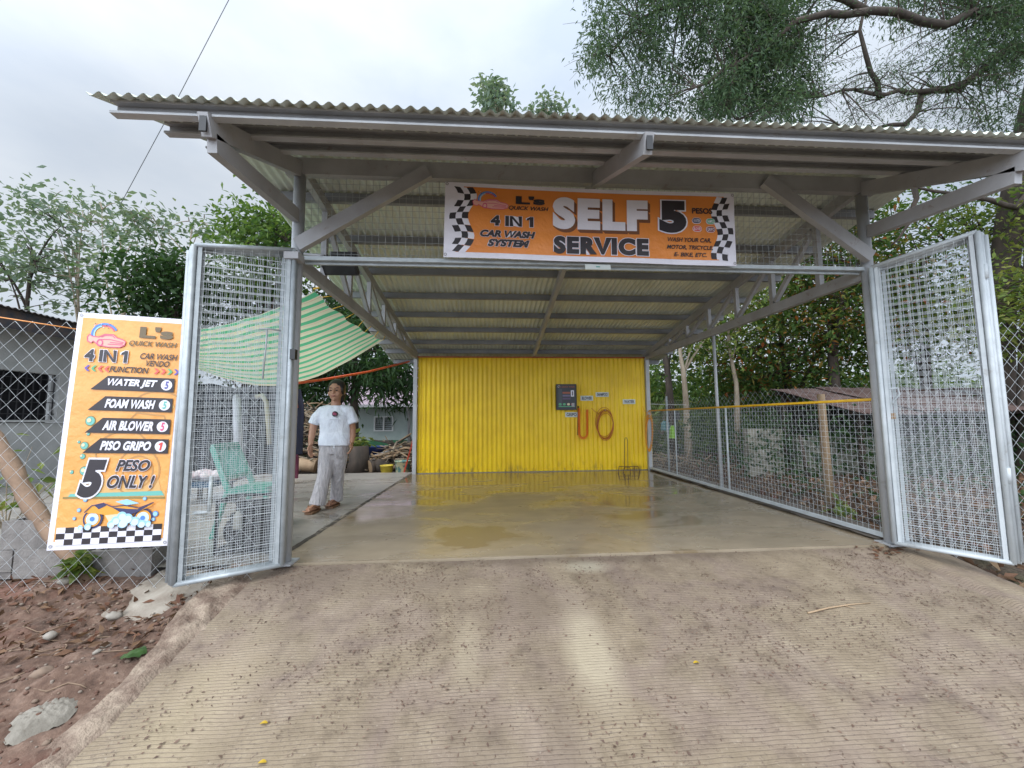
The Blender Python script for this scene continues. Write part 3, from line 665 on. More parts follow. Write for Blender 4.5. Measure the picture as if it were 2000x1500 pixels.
for side in (0, 1):
    b = MB()
    for r in range(10):
        for c in range(3):
            q = []
            for a, d in ((0, 0), (1, 0), (1, .5), (1, 1), (0, 1), (0, .5)):
                v = (r+d)/10
                if side == 0: u = wl(v)-.031+(c+a)*.0205
                else: u = wr(v)-.027+(c+a)*.0195
                if side == 1 and c == 2 : u = min(u, .993)
                q.append((u*W_, (.055+.87*v+(.012*math.sin(c+a+r*.5)))*H_))
            S.poly(b, q, 2, (r+c+side) % 2)
    b.build('checker_strip', [ink, white], S.root)
car_logo(S, .092*W_, .105*H_, .118*W_, 3, .235*H_)
b = MB()
S.text(b, "L's", .235, .333, .145, .258, 5, .06, 0, 0); S.text(b, 'QUICK WASH', .212, .345, .285, .345, 5, .02, .25, 0)
S.text(b, '4 IN 1', .152, .295, .425, .565, 6, .07, 0, 0, .03, spc=1.08); S.text(b, 'CAR WASH', .118, .302, .625, .720, 6, .06, .25, 0, .03); S.text(b, 'SYSTEM', .143, .283, .745, .845, 6, .06, .25, 0, .03)
b.build('lettering', [ink, white, inkb], S.root); b = MB()
for i in range(7): S.text(b, 'SELF', .362+.0012*i, .690+.0012*i, .150+.0045*i, .585+.0045*i, 2.2+.1*i, .072, 0, 2, spc=1.19)
S.text(b, 'SELF', .360, .688, .135, .57, 5, .072, 0, 1, spc=1.19)
S.text(b, 'SERVICE', .364, .690, .665, .905, 6, .068, 0, 0, .028, spc=1.16)
b.build('lettering', [ink, white, inkb], S.root); b = MB()
S.text(b, '5', .728, .824, .135, .575, 7, .078, 0, 0, .03)
b.build('lettering', [ink, white, inkb], S.root); b = MB()
S.text(b, 'PESOS', .845, .918, .222, .300, 5, .035, 0, 0); b.build('lettering', ink, S.root)
for tx in (('WASH YOUR CAR,', .757, .912, .632, .700), ('MOTOR, TRICYCLE,', .754, .917, .735, .800), ('E- BIKE, ETC.', .779, .895, .835, .900)):
    b = MB(); S.text(b, *tx, 5, .028, .22, 0); b.build('lettering', ink, S.root)
b = MB()
for i, (u, v, t) in enumerate(((.861, .395, 'WATER'), (.911, .400, 'SHAMPOO'), (.863, .505, 'BLOWER'), (.911, .510, 'GRIPO'))):
    rx, ry = .038, .024
    for k, l in ((1, 4), (.84, 5)):
        q = [(u*W_+sx*(rx-ry)+ry*k*math.cos(R(a)), v*H_+ry*k*math.sin(R(a))) for sx, aa in ((1, range(-90, 91, 15)), (-1, range(90, 271, 15))) for a in aa]
        S.poly(b, q, l, 4 if k == 1 else i)
    S.text(b, t, u-.012, u+.012, v-.018, v+.022, 6, .02, 0, 4)
b.build('service_pills', [col('navy', (.05, .05, .13)), cgreen, cred, col('maroon', (.22, .02, .04)), white], S.root)
for u, v in ((.006, .03), (.994, .03), (.994, .965), (.006, .965)):
    b = MB(); S.stroke(b, arc(u*W_, v*H_, .009, .009, 0, 345, 12), .006, 3, 0, True); b.build('eyelet', steel, S.root)

# ------------------------------------------------------------------ things on the yellow wall
def Wl(px, py, dy=0): return U(px, py, Y=7.612-dy)
c = Wl(1104, 776); root = empty('coin_machine', (c.x, 7.6, c.z-.235), 'black coin machine with a printed front on the yellow wall', 'coin machine')
b = MB(); b.box((c.x, 7.555, c.z), (.365, .11, .47)); b.box((c.x, 7.50, c.z), (.385, .008, .49), 0); b.build('cabinet', black, root)
S = Sheet(lambda u, v, l: Vector((c.x-.175+.35*u, 7.4955-l, c.z+.227-.455*v)), .35, .455, 'tmp', None, None)
bpy.data.objects.remove(S.root); S.root = root
b = MB(); S.poly(b, [(0, 0), (.35, 0), (.35, .455), (0, .455)], 0, 0); S.poly(b, [(.02, .07), (.09, .07), (.09, .40), (.02, .40)], 1, 1)
for y in range(3): S.poly(b, [(.10, .13+.055*y), (.25, .13+.055*y), (.25, .165+.055*y), (.10, .165+.055*y)], 1, (5, 2, 3)[y])
S.poly(b, [(.26, .10), (.32, .10), (.32, .22), (.26, .22)], 1, 4); S.poly(b, [(.28, .12), (.30, .12), (.30, .20), (.28, .20)], 2, 0)
for i, m_ in enumerate((6, 6, 7, 8)): S.disc(b, .05+.08*i, .365, .028, 2, m_, .022)
S.poly(b, [(.02, .40), (.33, .40), (.33, .415), (.02, .415)], 1, 6)
S.text(b, "L's QUICK WASH", .10, .95, .035, .12, 2, .03, .1, 5)
S.stroke(b, arc(.032, .03, .022, .018, 60, 340), .006, 2, 4)
b.build('printed_front', [col('panel', (.035, .04, .05)), col('slate', (.06, .07, .085)), col('violetgrey', (.16, .14, .25)), col('plum', (.10, .06, .14)), white, col('rust', (.38, .10, .05)), cgreen, ccream, cred], root)
b = MB(); b.box((c.x+.12, 7.488, c.z-.15), (.05, .02, .07)); b.build('coin_slot', steel, root)
def wall_sign(x0, x1, y0, y1, t, label):
    a, d = Wl(x0, y0), Wl(x1, y1); w_, h_ = d.x-a.x, a.z-d.z
    r_ = empty('wall_sign', ((a.x+d.x)/2, 7.61, d.z), label, 'sign')
    S = Sheet(lambda u, v, l: Vector((a.x+w_*u, 7.610-l, a.z-h_*v)), w_, h_, 'tmp', None, None); bpy.data.objects.remove(S.root); S.root = r_
    b = MB(); b.box(((a.x+d.x)/2, 7.617, (a.z+d.z)/2), (w_, .010, h_)); b.build('plate', col('label', (.66, .70, .66)), r_)
    b = MB(); S.text(b, t, .10, .90, .18, .82, 2.5, .025, 0); b.build('lettering', ink, r_)
wall_sign(1104, 1128.5, 805, 814.5, 'GRIPO', 'white wall sign reading GRIPO below the coin machine')
wall_sign(1134, 1158.5, 773, 782.5, 'BLOWER', 'white wall sign reading BLOWER right of the coin machine')
wall_sign(1163.5, 1189, 766, 775, 'SHAMPOO', 'white wall sign reading SHAMPOO on the yellow wall')
wall_sign(1216.5, 1241, 780, 789, 'WATER', 'white wall sign reading WATER near the right end of the yellow wall')
# recoil air hose
r_ = empty('coil_hose', Wl(1138, 858), 'bright orange spiral air hose hanging in a loop under the BLOWER sign', 'hose')
path = [Wl(1131, 797, .05), Wl(1131, 845, .06)]+[Wl(1139+8*math.cos(R(a)), 847+9*math.sin(R(a)), .06) for a in range(180, -1, -20)]+[Wl(1147, 800, .05)]
pl = [0]; [pl.append(pl[-1]+(path[i+1]-path[i]).length) for i in range(len(path)-1)]
def along(s):
    for i in range(len(path)-1):
        if s <= pl[i+1] or i == len(path)-2:
            f = (s-pl[i])/(pl[i+1]-pl[i]); return path[i].lerp(path[i+1], f), (path[i+1]-path[i]).normalized()
pts = []
for k in range(700):
    s = pl[-1]*k/699; p, d = along(s); n1 = Vector((0, 1, 0)); n3 = d.cross(n1); a = k*2*math.pi/9
    pts.append(p+(n1*math.cos(a)+n3*math.sin(a))*.022)
b = MB(); b.tube(pts, .0048, 5); b.build('coil', mat('orange_hose', (.92, .20, .02), rough=.4), r_)
b = MB(); b.tube([Wl(1129, 793, .03), Wl(1128.5, 850, .04)], .009, 7); b.tube([Wl(1128, 795, .03), Wl(1131, 795, .06)], .012, 7); b.build('air_gun', black, r_)
def hose_coil(cx, cy, rx, ry, loops, m_, label, r=.0052, tail=None, dy=.03, seed=1):
    rr = random.Random(seed); pts = []
    for k in range(loops*28+1):
        a = 2*math.pi*k/28; l = k/28
        jx, jy, jr = (noise.noise(Vector((l*.55, seed, i)))*q for i, q in ((0, rx*.35), (3, ry*.22), (7, .30)))
        dr = ry*.35*max(0, noise.noise(Vector((l*.4, seed, 9))))
        pts.append(Wl(cx+jx+rx*(1+jr)*math.sin(a), cy-jy+dr*.5-ry*(1+jr*.6)*math.cos(a), dy+.012*math.sin(l*1.9)+.01*(l % 2)))
    b = MB(); b.tube(([Wl(*q, .01) for q in tail] if tail else [])+pts, r, 6)
    o = b.build('hose', m_, None); tag(o, label, 'hose')
    hk = MB(); hk.tube([Wl(cx, cy-ry*.93, -.02), Wl(cx, cy-ry*.93, .09), Wl(cx, cy-ry*1.03, .10)], .006, 6); hk.build('hook', steel, o)
hose_coil(1182, 828, 16, 28, 7, mat('brown_hose', (.50, .12, .012), rough=.4), 'dark orange hose coiled on a hook under the SHAMPOO sign', tail=[(1155, 797), (1160, 802), (1168, 808)], seed=3)
hose_coil(1268, 846, 6.5, 34, 8, mat('yellow_hose', (.82, .34, .012), rough=.4), 'yellow orange hose coiled at the right corner of the yellow wall', tail=[(1255, 793), (1257, 800), (1262, 806)], seed=8, dy=.05)
r_ = empty('wire_stand', U(1230, 921, Z=0), 'rusty wire hose stand on the wet slab before the yellow wall', 'stand')
b = MB(); rust = mat('rusty_rod', (.13, .05, .025), (.08, .035, .02), rough=.7)
q = lambda x, y, yy=7.40: U(x, y, Y=yy)
b.tube([q(1220, 918), q(1219.5, 862), q(1221, 855), q(1224, 855), q(1226, 862), q(1226.5, 918)], .006, 6); b.build('handle', rust, r_)
b = MB()
for yy in (7.25, 7.48):
    b.tube([q(1207, 926, yy), q(1209, 911, yy), q(1246, 911, yy), q(1251, 926, yy)], .007, 6)
    b.tube([q(1216, 926, yy), q(1219, 913, yy), q(1230, 913, yy), q(1232, 926, yy)], .006, 6)
    b.tube([q(1238, 926, yy), q(1239, 911, yy)], .006, 6)
for x in (1209, 1246, 1227): b.tube([q(x, 911, 7.25), q(x, 911, 7.48)], .006, 6)
b.build('base_frame', rust, r_)

# flood light under the roof and the plate on the header
p = U(664, 519, Y=3.36); r_ = empty('flood_light', p, 'black flood light bolted to the left truss behind the header', 'lamp')
rot = Matrix.Rotation(R(-35), 3, 'X')
b = MB(); b.box(p, (.28, .16, .045), 0, rot)
for i in range(9): b.box(p+rot @ Vector((-.12+.03*i, .0, .035)), (.006, .15, .03), 0, rot)
b.build('housing', black, r_)
b = MB(); b.box(p+rot @ Vector((0, 0, -.0255)), (.25, .13, .006), 0, rot); b.build('glass', mat('lamp_glass', (.06, .065, .07), rough=.1), r_)
b = MB(); b.box(p+Vector((.02, .03, .10)), (.22, .05, .05)); b.build('driver_box', black, r_)
b = MB(); b.tube([p+Vector((-.15, .0, -.01)), p+Vector((-.15, .04, .10)), p+Vector((-.32, .06, .12))], .012, 6); b.build('bracket', steel, r_)
a = U(1142, 517, Y=3.0); d = U(1192, 528, Y=3.0)
b = MB(); b.box(((a.x+d.x)/2, 2.994, (a.z+d.z)/2), (d.x-a.x, .012, a.z-d.z)); b.box(((a.x+d.x)/2, 2.986, (a.z+d.z)/2), (.03, .004, .006), 1)
o = b.build('header_plate', [mat('pale_plate', (.60, .64, .62), rough=.5), mat('plate_mark', (.05, .35, .30))]); tag(o, 'small pale plate fixed under the middle of the header bar', 'plate')

# ------------------------------------------------------------------ striped tarp and ropes
A_, B_ = U(612, 569, Y=3.58), U(746, 664, Y=5.45)
D_, C_ = U(352, 648, Y=4.0), U(372, 715, Y=5.6)
def tarp(u, v):                       # u along the truss edge, v away from it
    top = A_.lerp(D_, v); low = B_.lerp(C_, v)
    p = top.lerp(low, u); s = math.sin(math.pi*v)
    p.z -= s*(.07+.36*u**1.6)+.018*noise.noise(Vector((u*4, v*7, 3)))
    p.z -= .05*math.sin(math.pi*u)*(1-.5*s)
    p.x += .02*math.sin(u*26)*(1-v)**6
    return p
def stripe_mat():
    m, t, p = newmat('striped_tarp'); uv = t.nodes.new('ShaderNodeUVMap'); sp = t.nodes.new('ShaderNodeSeparateXYZ'); t.links.new(uv.outputs[0], sp.inputs[0])
    mu = t.nodes.new('ShaderNodeMath'); mu.operation = 'MULTIPLY'; mu.inputs[1].default_value = 13.0; t.links.new(sp.outputs[0], mu.inputs[0])
    fr_ = t.nodes.new('ShaderNodeMath'); fr_.operation = 'FRACT'; t.links.new(mu.outputs[0], fr_.inputs[0])
    r = t.nodes.new('ShaderNodeValToRGB'); r.color_ramp.interpolation = 'CONSTANT'; e = r.color_ramp.elements
    for q_ in range(3): e.new(.5)
    for q_, (pp, cc) in zip(e, ((0, (.64, .64, .44)), (.10, (.10, .43, .22)), (.52, (.64, .62, .42)), (.66, (.62, .44, .32)), (.74, (.62, .62, .42)))): q_.position = pp; q_.color = (*cc, 1)
    t.links.new(fr_.outputs[0], r.inputs[0]); t.links.new(r.outputs[0], p.inputs['Base Color']); p.inputs['Roughness'].default_value = .5
    tr = t.nodes.new('ShaderNodeBsdfTranslucent'); t.links.new(r.outputs[0], tr.inputs[0]); mx = t.nodes.new('ShaderNodeMixShader'); mx.inputs[0].default_value = .5
    t.links.new(p.outputs[0], mx.inputs[1]); t.links.new(tr.outputs[0], mx.inputs[2]); t.links.new(mx.outputs[0], t.nodes['Material Output'].inputs[0])
    return m
b = MB(); nu, nv = 70, 60; b.grid(tarp, nu, nv)
me = bpy.data.meshes.new('tarp'); me.from_pydata(b.v, [], b.f); me.polygons.foreach_set('use_smooth', b.s)
uvl = me.uv_layers.new(name='UVMap')
vi = np.empty(len(me.loops), 'i'); me.loops.foreach_get('vertex_index', vi)
uvl.data.foreach_set('uv', np.stack([(vi % (nu+1))/nu, (vi//(nu+1))/nv], 1).astype('f').ravel())
o = place('tarp', me, stripe_mat(), None); tag(o, 'green and cream striped tarp stretched from the left truss', 'tarp')
cordm = mat('yellow_cord', (.70, .42, .03))
for u in np.linspace(0.06, 1, 7):
    b = MB(); b.tube([tarp(u, 0), tarp(u, 0).lerp(Vector((-1.40+.13*(tarp(u, 0).y-3)/4.6, tarp(u, 0).y+.02, 2.14)), .9)], .004, 5); b.build('tie_cord', cordm, o)
b = MB(); b.tube([tarp(0, 0)+Vector((.0, 0, .02)), Vector((-1.39, 3.6, 2.2)), Vector((-1.43, 3.62, 2.25))], .009, 5)
b.build('tie_cord', cordm, o)
b = MB(); b.tube([U(560, 751, Y=5.0), U(640, 740, Y=5.6), U(720, 726, Y=6.5), U(799, 706, Y=7.5)], .017, 8)
tag(b.build('orange_pipe', mat('orange_pvc', (.80, .13, .04), rough=.4)), 'thin orange pipe running from the tarp to the yellow wall corner', 'pipe')
b = MB(); b.tube([U(-30, 615, Y=2.80), U(150, 643, Y=2.80)], .004, 5)
tag(b.build('orange_string', mat('string', (.75, .30, .08))), 'orange string tied through the left chain link fence', 'string')
b = MB(); b.tube([U(470, -45, Y=6)+Vector((0, 0, 0)), U(340, 205, Y=8.6), U(232, 405, Y=12)], [.006, .008, .009], 5)
tag(b.build('overhead_cable', mat('cable', (.26, .27, .30))), 'single grey cable slanting across the sky above the carport', 'cable')

# ------------------------------------------------------------------ voxel skin for bodies and clothes
def skin(mb, name, m_, parent, vox=.006, it=4):
    me = bpy.data.meshes.new('t'); me.from_pydata(mb.v, [], mb.f); ob = bpy.data.objects.new('t', me); COL.objects.link(ob)
    r = ob.modifiers.new('r', 'REMESH'); r.mode = 'VOXEL'; r.voxel_size = vox; r.use_smooth_shade = True
    if it: s_ = ob.modifiers.new('s', 'SMOOTH'); s_.iterations = it; s_.factor = .5
    dg = bpy.context.evaluated_depsgraph_get(); m2 = bpy.data.meshes.new_from_object(ob.evaluated_get(dg))
    bpy.data.objects.remove(ob); bpy.data.meshes.remove(me); m2.name = name; m2.materials.clear()
    return place(name, m2, m_, parent)

# the woman walking in beside the slab
TY = 4.85
P = lambda x, y, dy=0: U(x, y, Y=TY+dy)
skinm = mat('skin', (.44, .235, .150), (.38, .195, .125), rough=.5, scale=12)
wm = empty('person', (-1.80, TY, 0), 'woman in a white t-shirt and pale grey loose trousers walking on the side pad', 'person')
b = MB()
hc = P(657, 763)                                     # head centre
b.ball(hc+Vector((0, .012, .018)), (.074, .092, .092), 16, 12); b.ball(hc+Vector((.002, -.028, -.042)), (.058, .062, .066), 14, 10)
b.ball(hc+Vector((.004, -.092, -.022)), (.013, .016, .014), 8, 6); b.tube([hc+Vector((.002, -.080, .018)), hc+Vector((.004, -.096, -.018))], [.008, .012], 8)
b.ball(hc+Vector((.003, -.082, -.060)), (.024, .014, .010), 10, 6); b.ball(hc+Vector((.0, -.070, -.092)), (.022, .018, .016), 8, 6)
for s in (-1, 1): b.ball(hc+Vector((s*.074, .015, -.012)), (.012, .022, .030), 8, 6); b.ball(hc+Vector((s*.040, -.062, -.035)), (.024, .022, .024), 8, 6)
HK = 1.14; b.grow(hc, HK)
b.tube([hc+Vector((0, .025, -.05)), P(656, 783), P(656, 795)], [.050, .048, .062], 12)
sh = [P(629, 803), P(683, 802)]
b.tube([P(656, 794), P(656, 815), P(655, 845), P(653, 872)], [.075, .095, .095, .085], 14)
for s in sh: b.tube([P(656, 800), s], [.06, .050], 10)
ARM = (([sh[0], P(615, 822), P(611, 838, -.02), P(608, 856, -.05), P(607, 869, -.07)], -1), ([sh[1], P(685, 822), P(688, 838, .03), P(688, 853, .01), P(687, 864, -.03)], 1))
for pts, s in ARM:
    b.tube(pts, [.056, .048, .040, .035, .026], 10)
    w_ = pts[-1]; d = (pts[-1]-pts[-2]).normalized(); d = (d+Vector((0, -.10, -.4))).normalized(); sd_ = Vector((.25*s, -1, 0)); sd_ = (sd_-d*sd_.dot(d)).normalized(); nn = d.cross(sd_)*(-s)
    b.ball(w_+d*.045, (.020, .040, .048), 10, 8, rot=Matrix((nn, sd_, d)).transposed())
    for i in range(4):
        q = w_+d*(.082-.004*abs(i-1.2))+sd_*(.028-.0185*i); ln = (.064, .072, .068, .052)[i]; cu = (.25, .34, .42, .5)[i]
        q1 = q+d*ln*.42-nn*ln*.10*s*0+nn*(-.0); q1 += nn*(-cu*.016); q2 = q1+d*ln*.33+nn*(-cu*.035); q3 = q2+d*ln*.22+nn*(-cu*.040)
        b.tube([q-d*.02, q, q1, q2, q3], [.0095, .0092, .0086, .0080, .0066], 7)
    q = w_+d*.022+sd_*.030
    b.tube([w_+d*.01+sd_*.012, q, q+d*.030+sd_*.020-nn*.006, q+d*.055+sd_*.022-nn*.014], [.012, .0115, .0095, .0075], 7)
LEG = (([P(641, 872), P(634, 928, -.07), P(624, 972, -.10), P(619, 990, -.12)], Vector((-1.872, 4.70, 0))), ([P(665, 872), P(660, 926, .06), P(657, 966, .14), P(657, 979, .16)], Vector((-1.765, 5.0, 0))))
for pts, ft in LEG:
    b.tube(pts, [.085, .055, .036, .032], 10)
    an = pts[-1]; toe = Vector((an.x-.035, an.y-.165, .030))
    b.tube([Vector((an.x, an.y+.035, .038)), Vector((an.x-.01, an.y-.06, .042)), toe], [.032, .036, .026], 10)
    for i in range(5): b.ball(toe+Vector((-.032+.016*i, -.022-.006*(2-abs(i-1.5)), -.004)), (.0085, .018, .009), 7, 5)
skin(b, 'body', skinm, wm, .0062, 2)
# t-shirt
b = MB(); rings = [(870, .186, .128), (860, .182, .130), (845, .166, .120), (828, .166, .118), (816, .172, .120), (808, .158, .112), (800, .118, .098), (792, .078, .074)]
vs = []; n = 28
for k, (y, rx, ry) in enumerate(rings):
    cc = P(655-.0*k, y)
    for j in range(n):
        a = 2*math.pi*j/n; f = 1+.035*math.sin(a*7+k*.9)*(1 if k < 4 else .3)
        vs.append(cc+Vector((rx*f*math.copysign(abs(math.cos(a))**.85, math.cos(a)), ry*f*math.copysign(abs(math.sin(a))**.85, math.sin(a)), 0)))
fs = [(i*n+j, i*n+(j+1) % n, (i+1)*n+(j+1) % n, (i+1)*n+j) for i in range(len(rings)-1) for j in range(n)]+[tuple(range(n))[::-1], tuple((len(rings)-1)*n+j for j in range(n))]
b.add(vs, fs)
b.tube([P(646, 800), sh[0]+Vector((.01, 0, -.005)), P(618, 816), P(613, 828)], [.064, .068, .062, .066], 14)
b.tube([P(666, 800), sh[1]+Vector((-.01, 0, -.005)), P(687, 815), P(691, 827)], [.064, .068, .062, .066], 14)
shirt = skin(b, 'shirt', mat('white_cotton', (.74, .77, .84), (.66, .69, .78), rough=.8, scale=9, bump=.9, bscale=9, bdist=.05, stretch=(1, 1, .6)), wm, .008, 3)
b = MB(); c = P(654, 805, -.155)
for k, (r, m_) in enumerate(((.035, 0), )):
    b.add([c+Vector((-.005+r*math.cos(2*math.pi*i/20), .012-.012*abs(math.cos(2*math.pi*i/20))*-1, r*.92*math.sin(2*math.pi*i/20)-.02)) for i in range(20)], [tuple(range(20))[::-1]], 0)
for dz_ in (.010, 0, -.010): b.box(c+Vector((-.005, .008, dz_-.02)), (.042, .004, .004), 1, Matrix.Rotation(R(12), 3, 'Y'))
b.box(c+Vector((-.002, .010, -.085)), (.105, .003, .006), 2)
b.build('shirt_print', [ink, cpink, col('palegrey', (.45, .46, .52))], shirt)
# trousers
b = MB(); b.tube([P(654, 858), P(654, 873), P(653, 886)], [.105, .11, .10], 20)
for q_ in (642, 664): b.ball(P(q_, 878), (.095, .105, .13), 14, 10)
for (pts, ft), kx in zip(LEG, (0, 1)):
    k1, k2 = pts[1], pts[2]
    ank = pts[3]+Vector((0, 0, .0)); hem = Vector((ank.x, ank.y, .055))
    path_ = [pts[0]+Vector((0, 0, .02)), pts[0].lerp(k1, .5), k1, k1.lerp(hem, .5), hem]
    b.tube(path_, ([.098, .088, .076, .078, .086] if kx == 0 else [.098, .086, .072, .070, .074]), 16)
skin(b, 'trousers', mat('grey_print_cotton', (.52, .49, .50), (.40, .38, .40), rough=.85, scale=46, bump=1.0, bscale=15, bdist=.06, lo=.42, hi=.58, stretch=(1, 1, .22)), wm, .008, 3)
b = MB(); k = P(652, 870, -.165); b.tube([k+Vector((-.03, 0, .004)), k, k+Vector((.03, 0, .002))], .006, 6); b.tube([k, k+Vector((-.008, -.004, -.05))], .004, 5); b.tube([k, k+Vector((.014, -.004, -.04))], .004, 5); b.build('drawstring', col('string_white', (.7, .72, .78)), wm)
# hair drawn back, brows, eyes, lips
hairm = mat('black_hair', (.012, .010, .010), (.022, .018, .016), rough=.42, scale=30)
b = MB(); b.ball(hc+Vector((0, .022, .040)), (.084, .092, .084), 16, 12); b.ball(hc+Vector((0, .070, -.020)), (.076, .055, .085), 12, 9)
for s in (-1, 1): b.ball(hc+Vector((s*.068, .012, .008)), (.018, .055, .055), 10, 8)
b.ball(hc+Vector((.0, .115, -.03)), (.05, .045, .055), 10, 8); b.ball(hc+Vector((.0, .075, -.08)), (.062, .035, .06), 10, 8)
b.grow(hc, HK); skin(b, 'hair', hairm, wm, .006, 3)
for s in (-1, 1):
    b = MB(); e = hc+Vector((s*.030, -.077, -.002)); b.ball(e, (.0135, .006, .0055), 8, 6); b.grow(hc, HK); b.build('eye', col('eye', (.025, .018, .018)), wm)
for s in (-1, 1):
    b = MB(); e = hc+Vector((s*.032, -.078, .021)); b.tube([e+Vector((-.018, .002, -.002*s)), e+Vector((0, -.003, .004)), e+Vector((.018, .002, .002*s))], .0032, 5); b.grow(hc, HK); b.build('eyebrow', hairm, wm)
b = MB(); b.ball(hc+Vector((.003, -.095, -.0585)), (.021, .006, .0075), 10, 6); b.grow(hc, HK); b.build('lips', col('lip', (.30, .11, .09)), wm)
for pts, ft in LEG:
    an = pts[-1]; b = MB(); q = [(-.040, .05), (.035, .05), (.042, -.06), (.032, -.185), (-.02, -.20), (-.058, -.17), (-.052, -.06)]
    vs = [Vector((an.x+x-.006, an.y+y, z)) for z in (-.010, .010) for x, y in q]; n = len(q)
    b.add(vs, [tuple(range(n))[::-1], tuple(range(n, 2*n))]+[(i, (i+1) % n, n+(i+1) % n, n+i) for i in range(n)], 0)
    for s in (-1, 1): b.tube([Vector((an.x-.03, an.y-.16, .014)), Vector((an.x-.02+.028*s, an.y-.11, .066)), Vector((an.x+.046*s, an.y-.03, .016))], .009, 6, m=1)
    b.build('sandal', [mat('tan_sole', (.20, .11, .06)), mat('brown_strap', (.22, .10, .05), rough=.5)], wm)

# ------------------------------------------------------------------ trees and plants
def leafmesh(cent, per, spread, Lf, Wf, droop=.3, rs=RS, flat=1.0, jl=.35):
    """many leaf-sized faces round cluster centres"""
    c = np.repeat(np.asarray(cent, float), per, 0); n = len(c)
    o = rs.normal(size=(n, 3))*np.array([spread, spread, spread*flat]); p = c+o
    d = rs.normal(size=(n, 3))*np.array([1, 1, .6])+o/max(spread, 1e-6)*.25; d[:, 2] -= droop; d /= np.linalg.norm(d, axis=1, keepdims=True)
    nn = rs.normal(size=(n, 3))*.55+np.array([0, 0, .9]); s = np.cross(d, nn); s /= np.linalg.norm(s, axis=1, keepdims=True)+1e-9
    l = Lf*(1+jl*rs.uniform(-1, 1, (n, 1))); w_ = Wf*(1+jl*rs.uniform(-1, 1, (n, 1)))
    up = np.cross(s, d)
    v = np.stack([p, p+d*l*.42+s*w_*.5+up*w_*.12, p+d*l-np.array([0, 0, 1])*l*.12, p+d*l*.42-s*w_*.5+up*w_*.12], 1).reshape(-1, 3)
    f = np.arange(n*4).reshape(-1, 4)
    return v, f
def mesh_from(name, v, f, m_, parent, smooth=False):
    me = bpy.data.meshes.new(name); me.from_pydata(np.asarray(v, float).tolist() if len(v) < 0 else v, [], f); me.update()
    return place(name, me, m_, parent)
def ell(cx, cy, rx, ry, Y, rd=None):
    c = U(cx, cy, Y=Y); k = (U(cx+10, cy, Y=Y)-c).length/10
    return c, Vector((rx*k, rd or (rx*k), ry*k))
def bez(a, c, b_, n=6): return [a*(1-t)**2+c*2*t*(1-t)+b_*t*t for t in np.linspace(0, 1, n)]
def tree(label, base, blobs, lm, bm, r0, per=40, spread=.28, Lf=.12, Wf=.06, droop=.3, group=None, name='tree', seed=1, nlimb=7, trunk=None, twig=.010, dens=1.0, hollow=.45):
    """blobs: ellipsoids (centre, radii, clusters) the crown fills; limbs reach into each"""
    rs = np.random.RandomState(seed); rr = random.Random(seed)
    root = empty(name, base, label, 'tree', group)
    mainc = sum((q[0] for q in blobs), Vector())/len(blobs)
    b = MB(); base = Vector(base)
    if trunk is None:
        top = mainc+Vector((0, 0, blobs[0][1].z*.25)); m1 = base.lerp(top, .5)+Vector((rr.uniform(-.2, .2), rr.uniform(-.2, .2), 0)); trunk = bez(base-Vector((0, 0, .1)), m1, top, 9)
    k = len(trunk); b.tube(trunk, [r0*(1.15-.92*(i/(k-1))**.8) for i in range(k)], 9)
    samp = [(trunk[i], r0*(1-.8*i/(k-1))) for i in range(k//3, k)]; cents = []
    for c, rad, nc in blobs:
        for i in range(max(2, int(nlimb*nc/sum(q[2] for q in blobs)+.5))):
            d = Vector((rr.gauss(0, 1), rr.gauss(0, 1), rr.gauss(.2, .8))).normalized(); e = c+Vector((d.x*rad.x, d.y*rad.y, d.z*rad.z))*.72
            s0 = trunk[min(k-1, int(k*rr.uniform(.4, .95)))]; pts = bez(s0, s0.lerp(e, .5)+Vector((0, 0, .18*(e-s0).length))+Vector((rr.gauss(0, .1), rr.gauss(0, .1), 0)), e, 7)
            ra = r0*rr.uniform(.22, .42); b.tube(pts, [ra*(1-.82*j/6) for j in range(7)], 6); samp += [(p_, ra*.5) for p_ in pts[2:]]
        for i in range(int(nc*dens)):
            d = Vector((rr.gauss(0, 1), rr.gauss(0, 1), rr.gauss(0, 1))).normalized()*(hollow+(1-hollow)*rr.random())**.6
            q = c+Vector((d.x*rad.x, d.y*rad.y, d.z*rad.z)); q *= 1; cents.append(q)
    sv = np.array([tuple(q[0]) for q in samp])
    for q in cents:
        i = int(((sv-np.array(q))**2).sum(1).argmin()); a = samp[i][0]
        b.tube(bez(a, a.lerp(q, .5)+Vector((0, 0, .1)), q, 4), [twig*1.5, twig*1.2, twig, twig*.5], 4, cap=False)
    b.build('trunk', bm, root)
    n = len(cents); szs = rs.uniform(.6, 1.25, n); V = []; F = []; off = 0
    for grp in range(4):
        ii = np.arange(grp, n, 4)
        if not len(ii): continue
        v, f = leafmesh([tuple(cents[i]) for i in ii], max(3, int(per*(.6+.27*grp))), spread*(.75+.18*grp), Lf, Wf, droop, rs, .75)
        V.append(v); F.append(f+off); off += len(v)
    mesh_from('crown', np.concatenate(V), np.concatenate(F), lm, root)
    return root

